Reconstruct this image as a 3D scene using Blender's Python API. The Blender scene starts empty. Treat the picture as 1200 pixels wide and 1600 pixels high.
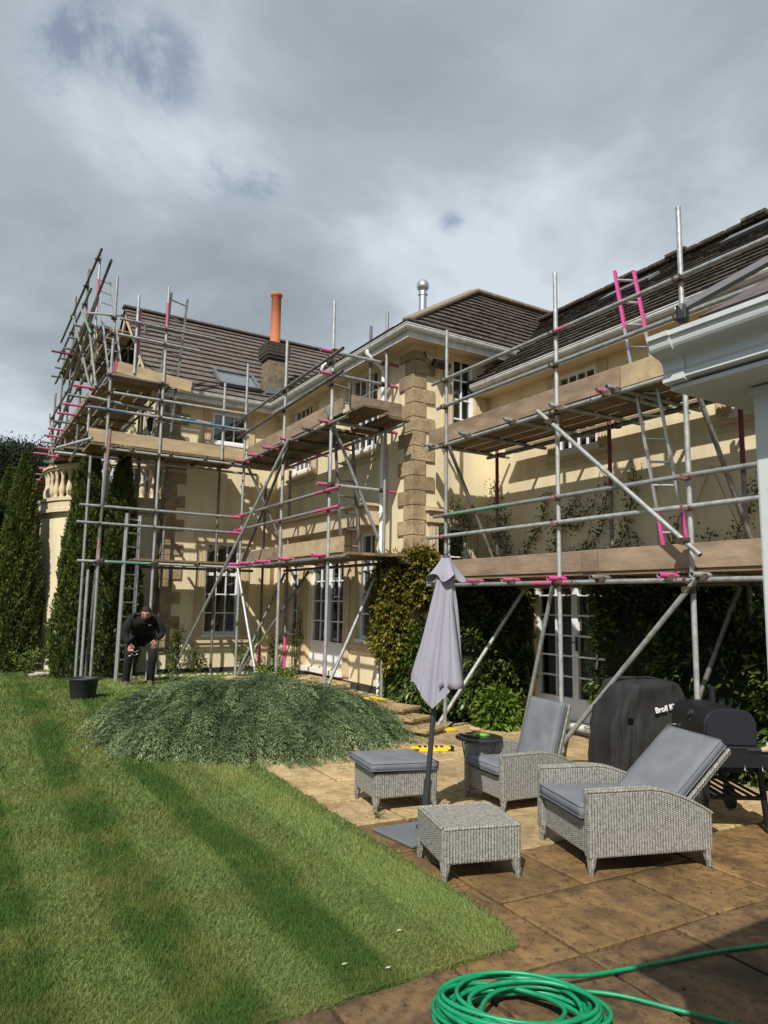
import bpy, math, random
import numpy as np
from mathutils import Vector, Matrix
R_ = math.radians
random.seed(7); rng = np.random.default_rng(7)
sc = bpy.context.scene
COL = sc.collection
HOLES = [((-.778, .152, .61), .085, 1.5), ((-.775, .087, .626), .07, 1.2), ((-.807, .042, .589), .075, 1.2), ((-.81, .25, .531), .06, 1.1), ((-.795, .30, .527), .042, 1.6), ((-.695, .521, .496), .032, 1.0), ((-.2, -.5, .84), .2, 1.2), ((.5, .3, .8), .15, 1.1), ((.6, -.6, .5), .15, 1.1)]

# ---------------------------------------------------------------- camera
HD = math.atan(675/math.hypot(1100, 141)); A = math.pi/2-HD
fw = Vector((-math.sin(A), math.cos(A), 0)); rt = Vector((math.cos(A), math.sin(A), 0)); up = Vector((0, 0, 1))
P_, Q_ = R_(7.3), R_(.93)
f = fw*math.cos(P_)+up*math.sin(P_); u = up*math.cos(P_)-fw*math.sin(P_)
r2 = rt*math.cos(Q_)+u*math.sin(Q_); u2 = u*math.cos(Q_)-rt*math.sin(Q_)
cam = bpy.data.cameras.new('camera'); co = bpy.data.objects.new('camera', cam); COL.objects.link(co)
M = Matrix((r2, u2, -f)).transposed().to_4x4(); M.translation = (0, 0, 1.6)
co.matrix_world = M
cam.sensor_fit = 'VERTICAL'; cam.sensor_height = 36; cam.lens = 36*1100/1600
cam.clip_start = .05; cam.clip_end = 3000
sc.camera = co

# ---------------------------------------------------------------- light
SUN = Vector((.65, -.72, 1)).normalized()
EL = math.asin(SUN.z); AZ = math.atan2(SUN.x, SUN.y)
sl = bpy.data.lights.new('sun', 'SUN'); sl.energy = 4.1; sl.angle = R_(.6); sl.color = (1, .955, .87)
so = bpy.data.objects.new('sun', sl); COL.objects.link(so); so.rotation_euler = SUN.to_track_quat('Z', 'Y').to_euler(); so.location = (5, -5, 12)
w = bpy.data.worlds.new('World'); sc.world = w; w.use_nodes = True
nt = w.node_tree; nt.nodes.clear()
def N(t, tree=None, **k):
    n = (tree or nt).nodes.new(t)
    for a, b in k.items(): setattr(n, a, b)
    return n
def ramp(n, stops):
    e = n.color_ramp.elements
    while len(e) > 1: e.remove(e[-1])
    e[0].position = stops[0][0]; e[0].color = (*stops[0][1], 1)
    for p, c in stops[1:]:
        x = e.new(p); x.color = (*c, 1)
out = N('ShaderNodeOutputWorld'); bg = N('ShaderNodeBackground'); bg.inputs[1].default_value = .1
sky = N('ShaderNodeTexSky', sky_type='NISHITA', sun_disc=False, sun_elevation=EL, sun_rotation=AZ)
tc = N('ShaderNodeTexCoord'); sep = N('ShaderNodeSeparateXYZ'); nt.links.new(tc.outputs['Generated'], sep.inputs[0])
ad = N('ShaderNodeMath', operation='ADD'); ad.inputs[1].default_value = .28; nt.links.new(sep.outputs['Z'], ad.inputs[0])
mx = N('ShaderNodeMath', operation='MAXIMUM'); mx.inputs[1].default_value = .12; nt.links.new(ad.outputs[0], mx.inputs[0])
dx = N('ShaderNodeMath', operation='DIVIDE'); dy = N('ShaderNodeMath', operation='DIVIDE')
nt.links.new(sep.outputs['X'], dx.inputs[0]); nt.links.new(mx.outputs[0], dx.inputs[1])
nt.links.new(sep.outputs['Y'], dy.inputs[0]); nt.links.new(mx.outputs[0], dy.inputs[1])
cb = N('ShaderNodeCombineXYZ'); nt.links.new(dx.outputs[0], cb.inputs[0]); nt.links.new(dy.outputs[0], cb.inputs[1])
def noise(scale, det, rough, dist=0., off=(0, 0, 0)):
    mp = N('ShaderNodeMapping'); mp.inputs['Location'].default_value = off; nt.links.new(cb.outputs[0], mp.inputs[0])
    n = N('ShaderNodeTexNoise'); n.inputs['Scale'].default_value = scale; n.inputs['Detail'].default_value = det
    n.inputs['Roughness'].default_value = rough; n.inputs['Distortion'].default_value = dist
    nt.links.new(mp.outputs[0], n.inputs['Vector']); return n
n1 = noise(1.7, 8, .55, .3, (3.1, 1.7, 0)); n2 = noise(6.5, 9, .62, .35, (8.3, 2.6, 0)); n3 = noise(.75, 3, .5, 0, (1.3, 9.2, 0))
mixn = N('ShaderNodeMix', data_type='FLOAT'); mixn.inputs[0].default_value = .5
nt.links.new(n1.outputs[0], mixn.inputs[2]); nt.links.new(n3.outputs[0], mixn.inputs[3])
cr = N('ShaderNodeValToRGB'); ramp(cr, [(.38, (.225, .262, .310)), (.455, (.285, .330, .378)), (.52, (.355, .412, .465)), (.59, (.54, .60, .66))])
nt.links.new(mixn.outputs[0], cr.inputs[0])
cm = N('ShaderNodeVectorMath', operation='SCALE'); cm.inputs['Scale'].default_value = 9.5; nt.links.new(cr.outputs[0], cm.inputs[0])
nrm_ = N('ShaderNodeVectorMath', operation='NORMALIZE'); nt.links.new(tc.outputs['Generated'], nrm_.inputs[0])
acc = None      # a few thin places in the cloud deck where blue sky shows, ragged by noise
for d_, rad, amp in HOLES:
    dt = N('ShaderNodeVectorMath', operation='DISTANCE'); dt.inputs[1].default_value = d_; nt.links.new(nrm_.outputs[0], dt.inputs[0])
    mr = N('ShaderNodeMapRange', interpolation_type='SMOOTHSTEP'); mr.inputs[1].default_value = 0; mr.inputs[2].default_value = rad; mr.inputs[3].default_value = amp; mr.inputs[4].default_value = 0
    nt.links.new(dt.outputs['Value'], mr.inputs[0])
    if acc is None: acc = mr.outputs[0]
    else:
        a_ = N('ShaderNodeMath', operation='ADD'); nt.links.new(acc, a_.inputs[0]); nt.links.new(mr.outputs[0], a_.inputs[1]); acc = a_.outputs[0]
nsc = N('ShaderNodeMapRange'); nsc.inputs[1].default_value = .36; nsc.inputs[2].default_value = .66; nt.links.new(n2.outputs[0], nsc.inputs[0])
hm = N('ShaderNodeMath', operation='MULTIPLY'); nt.links.new(acc, hm.inputs[0]); nt.links.new(nsc.outputs[0], hm.inputs[1])
hole = N('ShaderNodeMapRange', interpolation_type='SMOOTHSTEP'); hole.inputs[1].default_value = .05; hole.inputs[2].default_value = .95; hole.inputs[4].default_value = .60; nt.links.new(hm.outputs[0], hole.inputs[0])
skm = N('ShaderNodeVectorMath', operation='SCALE'); skm.inputs['Scale'].default_value = .85; nt.links.new(sky.outputs[0], skm.inputs[0])
mxc = N('ShaderNodeMix', data_type='RGBA'); nt.links.new(hole.outputs[0], mxc.inputs[0]); nt.links.new(cm.outputs[0], mxc.inputs[6]); nt.links.new(skm.outputs[0], mxc.inputs[7])
nt.links.new(mxc.outputs[2], bg.inputs[0]); nt.links.new(bg.outputs[0], out.inputs[0])
sc.view_settings.view_transform = 'Standard'; sc.view_settings.look = 'None'; sc.view_settings.gamma = 1
sc.view_settings.use_curve_mapping = False; sc.view_settings.exposure = .36
sc.render.engine = 'CYCLES'

# ---------------------------------------------------------------- helpers
W = {}
def tag(o, label=None, cat=None, group=None, kind=None):
    if label: o['label'] = label
    if cat: o['category'] = cat
    if group: o['group'] = group
    if kind: o['kind'] = kind
    return o
def thing(name, loc, label, cat, group=None):
    o = bpy.data.objects.new(name, None); COL.objects.link(o); o.location = loc; o.empty_display_size = .2
    W[o] = Vector(loc); return tag(o, label, cat, group)
def adopt(o, parent):
    if parent is not None:
        o.parent = parent; o.matrix_parent_inverse = Matrix.Translation(-W[parent])
class MB:
    def __init__(s): s.v = []; s.f = []; s.s = []
    def add(s, vs, fs, smooth=False):
        n = len(s.v); s.v += [tuple(p) for p in vs]
        for q in fs: s.f.append(tuple(i+n for i in q)); s.s.append(smooth)
        return s
    def box(s, a, b):
        x0, y0, z0 = [min(p, q) for p, q in zip(a, b)]; x1, y1, z1 = [max(p, q) for p, q in zip(a, b)]
        return s.add([(x0,y0,z0),(x1,y0,z0),(x1,y1,z0),(x0,y1,z0),(x0,y0,z1),(x1,y0,z1),(x1,y1,z1),(x0,y1,z1)],
                     [(0,3,2,1),(4,5,6,7),(0,1,5,4),(1,2,6,5),(2,3,7,6),(3,0,4,7)])
    def obox(s, c, ax, ay, az):
        c, ax, ay, az = map(Vector, (c, ax, ay, az)); vs = []
        for k in (-1, 1):
            for i, j in ((-1,-1),(1,-1),(1,1),(-1,1)): vs.append(c+ax*i+ay*j+az*k)
        return s.add(vs, [(0,3,2,1),(4,5,6,7),(0,1,5,4),(1,2,6,5),(2,3,7,6),(3,0,4,7)])
    def beam(s, p, q, w_, h_, upv=(0, 0, 1)):
        p, q = Vector(p), Vector(q); d = q-p; L = d.length; d.normalize()
        side = d.cross(Vector(upv))
        if side.length < 1e-3: side = d.cross(Vector((1, 0, 0)))
        side.normalize(); n = side.cross(d)
        return s.obox((p+q)/2, d*L/2, side*w_/2, n*h_/2)
    def tube(s, p, q, r, n=10, r2=None, caps=True, hollow=False):
        p, q = Vector(p), Vector(q); d = (q-p).normalized(); r2 = r if r2 is None else r2
        a = d.orthogonal().normalized(); b = d.cross(a)
        ring = lambda c, rr: [c+(a*math.cos(2*math.pi*i/n)+b*math.sin(2*math.pi*i/n))*rr for i in range(n)]
        s.add(ring(p, r)+ring(q, r2), [(i, (i+1) % n, n+(i+1) % n, n+i) for i in range(n)], True)
        if caps and not hollow:
            s.add(ring(p, r), [tuple(reversed(range(n)))]); s.add(ring(q, r2), [tuple(range(n))])
        if hollow:
            for c, dd in ((p, d), (q, -d)):
                s.add(ring(c, r)+ring(c, r*.82)+ring(c+dd*r*1.6, r*.82),
                      [(i, (i+1) % n, n+(i+1) % n, n+i) for i in range(n)]+[(n+i, n+(i+1) % n, 2*n+(i+1) % n, 2*n+i) for i in range(n)]+[tuple(range(2*n, 3*n))])
        return s
    def path(s, pts, r, n=8, closed=False):
        pts = [Vector(p) for p in pts]; N_ = len(pts); vs = []; prev = None
        for i, p in enumerate(pts):
            d = (pts[min(i+1, N_-1)]-pts[max(i-1, 0)]).normalized()
            a = (prev-d*prev.dot(d)).normalized() if prev is not None else d.orthogonal().normalized()
            prev = a; b = d.cross(a); rr = r[i] if isinstance(r, (list, tuple)) else r
            vs += [p+(a*math.cos(2*math.pi*k/n)+b*math.sin(2*math.pi*k/n))*rr for k in range(n)]
        fs = [(i*n+k, i*n+(k+1) % n, (i+1)*n+(k+1) % n, (i+1)*n+k) for i in range(N_-1) for k in range(n)]
        s.add(vs, fs, True); s.add(vs[:n], [tuple(reversed(range(n)))]); s.add(vs[-n:], [tuple(range(n))]); return s
    def lathe(s, c, prof, n=16, smooth=True, caps=True):
        c = Vector(c); vs = []
        for r, z in prof: vs += [c+Vector((r*math.cos(2*math.pi*k/n), r*math.sin(2*math.pi*k/n), z)) for k in range(n)]
        m = len(prof)
        s.add(vs, [(i*n+k, i*n+(k+1) % n, (i+1)*n+(k+1) % n, (i+1)*n+k) for i in range(m-1) for k in range(n)], smooth)
        if caps: s.add(vs[:n], [tuple(reversed(range(n)))]); s.add(vs[-n:], [tuple(range(n))])
        return s
    def prism(s, poly, d):
        n = len(poly); d = Vector(d); a = [Vector(p) for p in poly]
        return s.add(a+[p+d for p in a], [tuple(reversed(range(n))), tuple(range(n, 2*n))]+[(i, (i+1) % n, n+(i+1) % n, n+i) for i in range(n)])
    def quad(s, *p): return s.add(p, [tuple(range(len(p)))])
    def build(s, name, m, parent=None, bevel=0, cxyz=None):
        me = bpy.data.meshes.new(name); V = np.array([tuple(p) for p in s.v], dtype=float)
        c = (V.min(0)+V.max(0))/2 if cxyz is None else np.array(cxyz, float)
        me.from_pydata((V-c).tolist(), [], s.f); me.polygons.foreach_set('use_smooth', s.s)
        if m: me.materials.append(m)
        me.update(); o = bpy.data.objects.new(name, me); COL.objects.link(o); o.location = c; W[o] = Vector(c)
        if bevel:
            b = o.modifiers.new('bevel', 'BEVEL'); b.width = bevel; b.segments = 2; b.limit_method = 'ANGLE'
        adopt(o, parent); return o
def copy(o, loc, parent, name=None, rot=None):
    c = o.copy(); COL.objects.link(c); c.location = loc; W[c] = Vector(loc)
    if rot is not None: c.rotation_euler = rot
    c.parent = None; adopt(c, parent); return c
def fast(name, V, F, m, parent=None, attr=None, smooth=False):
    me = bpy.data.meshes.new(name); k = F.shape[1]
    me.vertices.add(len(V)); me.vertices.foreach_set('co', np.asarray(V, np.float32).ravel())
    me.loops.add(F.size); me.loops.foreach_set('vertex_index', F.astype(np.int32).ravel())
    me.polygons.add(len(F)); me.polygons.foreach_set('loop_start', np.arange(0, F.size, k, dtype=np.int32))
    me.update(calc_edges=True)
    if smooth: me.polygons.foreach_set('use_smooth', np.ones(len(F), bool))
    if attr is not None:
        a = me.attributes.new('var', 'FLOAT', 'POINT'); a.data.foreach_set('value', np.asarray(attr, np.float32))
    me.materials.append(m); o = bpy.data.objects.new(name, me); COL.objects.link(o); W[o] = Vector((0, 0, 0)); adopt(o, parent); return o

# ---------------------------------------------------------------- materials
def mat(name, col, rough=.7, metal=0, var=.12, scale=6, bump=0, bscale=60, col2=None, c2scale=2, c2lo=.45, c2hi=.65, spec=.5, stretch=(1, 1, 1), coat=0, objvar=0):
    m = bpy.data.materials.new(name); m.use_nodes = True; t = m.node_tree; b = t.nodes['Principled BSDF']
    b.inputs['Roughness'].default_value = rough; b.inputs['Metallic'].default_value = metal; b.inputs['Specular IOR Level'].default_value = spec
    b.inputs['Coat Weight'].default_value = coat
    tc = N('ShaderNodeTexCoord', t); ge = N('ShaderNodeNewGeometry', t); mp = N('ShaderNodeMapping', t); mp.inputs['Scale'].default_value = stretch
    t.links.new(ge.outputs['Position'], mp.inputs[0])
    n = N('ShaderNodeTexNoise', t); n.inputs['Scale'].default_value = scale; n.inputs['Detail'].default_value = 6; t.links.new(mp.outputs[0], n.inputs['Vector'])
    r = N('ShaderNodeMapRange', t); r.inputs[1].default_value = .25; r.inputs[2].default_value = .75; r.inputs[3].default_value = 1-var; r.inputs[4].default_value = 1+var
    t.links.new(n.outputs[0], r.inputs[0])
    sc_ = N('ShaderNodeVectorMath', t, operation='SCALE'); t.links.new(r.outputs[0], sc_.inputs['Scale'])
    if col2:
        n2 = N('ShaderNodeTexNoise', t); n2.inputs['Scale'].default_value = c2scale; n2.inputs['Detail'].default_value = 8; n2.inputs['Roughness'].default_value = .62
        t.links.new(mp.outputs[0], n2.inputs['Vector'])
        rr = N('ShaderNodeMapRange', t); rr.inputs[1].default_value = c2lo; rr.inputs[2].default_value = c2hi; t.links.new(n2.outputs[0], rr.inputs[0])
        mi = N('ShaderNodeMix', t, data_type='RGBA'); mi.inputs[6].default_value = (*col, 1); mi.inputs[7].default_value = (*col2, 1)
        t.links.new(rr.outputs[0], mi.inputs[0]); t.links.new(mi.outputs[2], sc_.inputs[0])
    else: sc_.inputs[0].default_value = col
    if objvar:
        oi = N('ShaderNodeObjectInfo', t); mo = N('ShaderNodeMapRange', t); mo.inputs[3].default_value = 1-objvar; mo.inputs[4].default_value = 1+objvar; t.links.new(oi.outputs['Random'], mo.inputs[0])
        so2 = N('ShaderNodeVectorMath', t, operation='SCALE'); t.links.new(sc_.outputs[0], so2.inputs[0]); t.links.new(mo.outputs[0], so2.inputs['Scale']); sc_ = so2
    t.links.new(sc_.outputs[0], b.inputs['Base Color'])
    if bump:
        bn = N('ShaderNodeTexNoise', t); bn.inputs['Scale'].default_value = bscale; bn.inputs['Detail'].default_value = 9; bn.inputs['Roughness'].default_value = .62; t.links.new(mp.outputs[0], bn.inputs['Vector'])
        bu = N('ShaderNodeBump', t); bu.inputs['Strength'].default_value = bump; bu.inputs['Distance'].default_value = .02
        t.links.new(bn.outputs[0], bu.inputs['Height']); t.links.new(bu.outputs[0], b.inputs['Normal'])
    return m
def leafmat(name, c1, c2, rough=.55, trans=.25, c3=None):
    m = bpy.data.materials.new(name); m.use_nodes = True; t = m.node_tree; b = t.nodes['Principled BSDF']
    a = N('ShaderNodeAttribute', t, attribute_name='var'); cr_ = N('ShaderNodeValToRGB', t)
    ramp(cr_, [(0, c1), (.75, c2), (1, c3 or c2)]); t.links.new(a.outputs['Fac'], cr_.inputs[0])
    t.links.new(cr_.outputs[0], b.inputs['Base Color']); b.inputs['Roughness'].default_value = rough; b.inputs['Specular IOR Level'].default_value = .35
    tr = N('ShaderNodeBsdfTranslucent', t); t.links.new(cr_.outputs[0], tr.inputs[0]); ms = N('ShaderNodeMixShader', t); ms.inputs[0].default_value = trans
    t.links.new(b.outputs[0], ms.inputs[1]); t.links.new(tr.outputs[0], ms.inputs[2]); t.links.new(ms.outputs[0], t.nodes['Material Output'].inputs[0]); return m
m_stucco = mat('stucco', (.75, .645, .43), .9, var=.07, scale=4, bump=.25, bscale=45, col2=(.58, .485, .315), c2scale=2.2, c2lo=.44, c2hi=.74, stretch=(1, 1, .22))
m_trim = mat('painted_stone_trim', (.58, .465, .30), .85, var=.08, scale=9, bump=.15, bscale=90)
m_quoin = mat('rough_quoin_stone', (.42, .32, .19), .95, var=.32, scale=55, bump=.9, bscale=60, col2=(.27, .195, .115), c2scale=5, objvar=.2)
m_baystone = mat('pale_cast_stone', (.60, .50, .335), .9, var=.12, scale=12, bump=.2, bscale=50, col2=(.36, .30, .2), c2scale=6, c2lo=.58, c2hi=.72)
m_white = mat('white_paint', (.78, .79, .80), .35, var=.03, scale=8)
m_gutter = mat('weathered_white_gutter', (.60, .60, .57), .5, var=.12, scale=14, col2=(.40, .39, .35), c2scale=9, c2lo=.5, c2hi=.75)
m_porch = mat('pale_grey_paint', (.56, .60, .60), .38, var=.06, scale=18, col2=(.26, .26, .23), c2scale=32, c2lo=.66, c2hi=.74)
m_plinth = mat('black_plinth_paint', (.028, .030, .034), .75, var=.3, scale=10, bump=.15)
m_tile = mat('brown_roof_tile', (.118, .092, .078), .9, var=.3, scale=22, bump=.35, bscale=50, col2=(.175, .148, .122), c2scale=7, c2lo=.5, c2hi=.7, objvar=.07)
m_tiled = mat('dark_mossy_roof_tile', (.062, .048, .038), .95, var=.35, scale=20, bump=.5, bscale=50, col2=(.13, .11, .075), c2scale=10, c2lo=.52, c2hi=.68)
m_ridge = mat('ridge_tile', (.24, .19, .13), .95, var=.3, scale=30, bump=.4, bscale=60)
m_under = mat('roof_felt', (.02, .018, .016), .95)
m_lead = mat('lead_flashing', (.12, .125, .135), .6, var=.2)
m_terra = mat('terracotta', (.46, .145, .06), .8, var=.12, scale=10)
m_stack = mat('mottled_render_stack', (.20, .155, .10), .95, var=.35, scale=16, bump=.4, col2=(.10, .09, .065), c2scale=6)
m_brickd = mat('dark_brick', (.055, .042, .036), .95, var=.4, scale=40, bump=.5)
m_steel = mat('stainless_steel', (.62, .63, .64), .38, 1, var=.03)
m_galv = mat('galvanised_tube', (.40, .415, .41), .50, .45, var=.2, scale=26, col2=(.27, .275, .265), c2scale=11, c2lo=.45, c2hi=.7, objvar=.22)
m_galvd = mat('dull_galvanised_tube', (.22, .22, .205), .6, .45, var=.25, scale=22, col2=(.13, .12, .10), c2scale=9, objvar=.3)
m_pink = mat('pink_spray_paint', (.46, .105, .20), .6, var=.2, scale=30)
m_hot = mat('hot_pink_paint', (.62, .07, .28), .55, var=.15, scale=20)
m_maroon = mat('dark_red_painted_tube', (.17, .028, .045), .6, var=.2)
m_fade = mat('faded_red_paint', (.30, .15, .14), .65, var=.25, scale=30)
m_blue = mat('blue_painted_tube', (.10, .20, .28), .5, var=.2)
m_green = mat('green_painted_tube', (.13, .24, .18), .5, var=.2)
m_fit = mat('rusty_coupler', (.11, .075, .055), .75, .5, var=.4, scale=40)
m_pfit = mat('pinkish_rusty_coupler', (.27, .10, .10), .75, .2, var=.3, scale=40)
m_board = mat('weathered_scaffold_board', (.27, .195, .13), .9, var=.25, scale=9, bump=.3, bscale=30, col2=(.18, .13, .092), c2scale=5, stretch=(.35, 1, 1), objvar=.2)
m_boardy = mat('fresh_timber_board', (.46, .35, .205), .85, var=.16, scale=9, bump=.2, bscale=30, col2=(.36, .27, .165), c2scale=5, stretch=(1, .35, 1))
m_deck = mat('dark_deck_board', (.205, .145, .085), .95, var=.3, scale=9, bump=.3, bscale=30, stretch=(.3, 1, 1), objvar=.35)
m_alu = mat('aluminium_ladder', (.52, .53, .53), .4, .8, var=.12, scale=14)
m_door = mat('white_door', (.80, .81, .82), .35, var=.03)
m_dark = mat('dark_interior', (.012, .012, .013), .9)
m_curtain = mat('pale_curtain', (.30, .30, .29), .95, var=.2, scale=20, stretch=(8, 8, .4))
m_blackmetal = mat('black_metal', (.008, .009, .011), .55, .1, var=.2, scale=20)
m_cover = mat('black_fabric_cover', (.017, .017, .0175), .85, var=.35, scale=7, bump=.35, bscale=12)
m_cush = mat('grey_cushion_fabric', (.150, .162, .180), .85, var=.10, scale=9, bump=.15, bscale=220, col2=(.19, .20, .215), c2scale=5, c2lo=.5, c2hi=.7)
m_canopy = mat('lilac_grey_canopy', (.285, .275, .335), .85, var=.05, scale=5, bump=.08, bscale=200)
m_anth = mat('anthracite_metal', (.040, .046, .056), .45, .2, var=.1)
m_bplate = mat('blue_black_metal', (.006, .008, .014), .75, .0, var=.15)
m_baseplate = mat('grey_base_plate', (.13, .14, .155), .55, var=.1)
m_rubber = mat('black_rubber', (.022, .024, .028), .6, var=.3, scale=12)
m_yellow = mat('yellow_plastic', (.75, .53, .02), .5, var=.1)
m_hose = mat('green_hose', (.004, .25, .108), .40, var=.12, scale=30, col2=(.004, .18, .075), c2scale=14)
m_stone = mat('pale_stones', (.45, .42, .35), .9, var=.2, bump=.4)
m_bark = mat('bark', (.10, .075, .05), .95, var=.3, bump=.5)
m_soil = mat('dark_soil', (.05, .038, .025), .98, var=.4, scale=14, bump=.6)
m_skin = mat('skin', (.50, .24, .17), .55, var=.05)
m_hair = mat('dark_hair', (.018, .012, .009), .8, var=.3, scale=60, bump=.4, bscale=150)
m_jacket = mat('black_jacket', (.0065, .0075, .0075), .95, var=.3, scale=14, bump=.5, bscale=9)
m_trous = mat('black_trousers', (.0065, .007, .009), .95, var=.3, scale=20, bump=.4, bscale=14)
m_boot = mat('muddy_boots', (.10, .08, .055), .9, var=.3)
m_lettering = mat('white_lettering', (.75, .75, .75), .7, var=.02)
m_glasstop = mat('dark_glass_top', (.03, .035, .035), .06, var=.05)
m_rust = mat('wire_metal', (.10, .09, .08), .5, .6)
def glassmat():
    m = bpy.data.materials.new('window_glass'); m.use_nodes = True; t = m.node_tree; t.nodes.clear()
    o = N('ShaderNodeOutputMaterial', t); g = N('ShaderNodeBsdfGlossy', t); g.inputs['Roughness'].default_value = .02; g.inputs[0].default_value = (.9, .95, 1, 1)
    tr = N('ShaderNodeBsdfTransparent', t); tr.inputs[0].default_value = (.72, .76, .76, 1); fr = N('ShaderNodeFresnel', t); fr.inputs[0].default_value = 1.5
    a = N('ShaderNodeMath', t, operation='MULTIPLY_ADD'); a.inputs[1].default_value = 1.3; a.inputs[2].default_value = .09
    nz = N('ShaderNodeTexNoise', t); nz.inputs['Scale'].default_value = 2.5; bu = N('ShaderNodeBump', t); bu.inputs['Strength'].default_value = .06; bu.inputs['Distance'].default_value = .05
    ge = N('ShaderNodeNewGeometry', t); t.links.new(ge.outputs['Position'], nz.inputs['Vector']); t.links.new(nz.outputs[0], bu.inputs['Height']); t.links.new(bu.outputs[0], g.inputs['Normal'])
    mi = N('ShaderNodeMixShader', t); t.links.new(fr.outputs[0], a.inputs[0]); t.links.new(a.outputs[0], mi.inputs[0])
    t.links.new(tr.outputs[0], mi.inputs[1]); t.links.new(g.outputs[0], mi.inputs[2]); t.links.new(mi.outputs[0], o.inputs[0]); return m
m_glass = glassmat()
def slabmat(name, dry, dry2, grime, objvar=.16, stain=.85):
    m = mat(name, dry, .85, var=.22, scale=9, bump=1.0, bscale=9, col2=dry2, c2scale=3.0, c2lo=.42, c2hi=.62); t = m.node_tree; b = t.nodes['Principled BSDF']
    src = b.inputs['Base Color'].links[0].from_socket
    oi = N('ShaderNodeObjectInfo', t); mr = N('ShaderNodeMapRange', t); mr.inputs[3].default_value = 1-objvar; mr.inputs[4].default_value = 1+objvar; t.links.new(oi.outputs['Random'], mr.inputs[0])
    sc_ = N('ShaderNodeVectorMath', t, operation='SCALE'); t.links.new(src, sc_.inputs[0]); t.links.new(mr.outputs[0], sc_.inputs['Scale'])
    ge = N('ShaderNodeNewGeometry', t); n = N('ShaderNodeTexNoise', t); n.inputs['Scale'].default_value = 17; n.inputs['Detail'].default_value = 9; n.inputs['Roughness'].default_value = .78; t.links.new(ge.outputs['Position'], n.inputs['Vector'])
    r = N('ShaderNodeMapRange', t); r.inputs[1].default_value = .505; r.inputs[2].default_value = .64; r.inputs[4].default_value = .85; t.links.new(n.outputs[0], r.inputs[0])
    mi = N('ShaderNodeMix', t, data_type='RGBA'); mi.inputs[7].default_value = (*grime, 1); t.links.new(r.outputs[0], mi.inputs[0]); t.links.new(sc_.outputs[0], mi.inputs[6])
    # large damp stains that run across the slabs
    nd = N('ShaderNodeTexNoise', t); nd.inputs['Scale'].default_value = 2.1; nd.inputs['Detail'].default_value = 7; nd.inputs['Roughness'].default_value = .6; nd.inputs['Distortion'].default_value = .8; t.links.new(ge.outputs['Position'], nd.inputs['Vector'])
    rd_ = N('ShaderNodeMapRange', t); rd_.inputs[1].default_value = .50; rd_.inputs[2].default_value = .64; rd_.inputs[3].default_value = 1.08; rd_.inputs[4].default_value = stain; t.links.new(nd.outputs[0], rd_.inputs[0])
    sd = N('ShaderNodeVectorMath', t, operation='SCALE'); t.links.new(mi.outputs[2], sd.inputs[0]); t.links.new(rd_.outputs[0], sd.inputs['Scale'])
    t.links.new(sd.outputs[0], b.inputs['Base Color']); return m
m_slab = slabmat('dry_sandstone', (.44, .32, .165), (.33, .23, .115), (.15, .10, .05))
m_slabw = slabmat('damp_sandstone', (.225, .135, .052), (.125, .076, .032), (.035, .022, .013), .28, .62)
m_slabd = slabmat('dark_soiled_sandstone', (.160, .098, .044), (.070, .044, .024), (.020, .014, .010), .22, .45)
for m_ in (m_slabw, m_slabd): m_.node_tree.nodes['Principled BSDF'].inputs['Roughness'].default_value = .62
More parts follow.
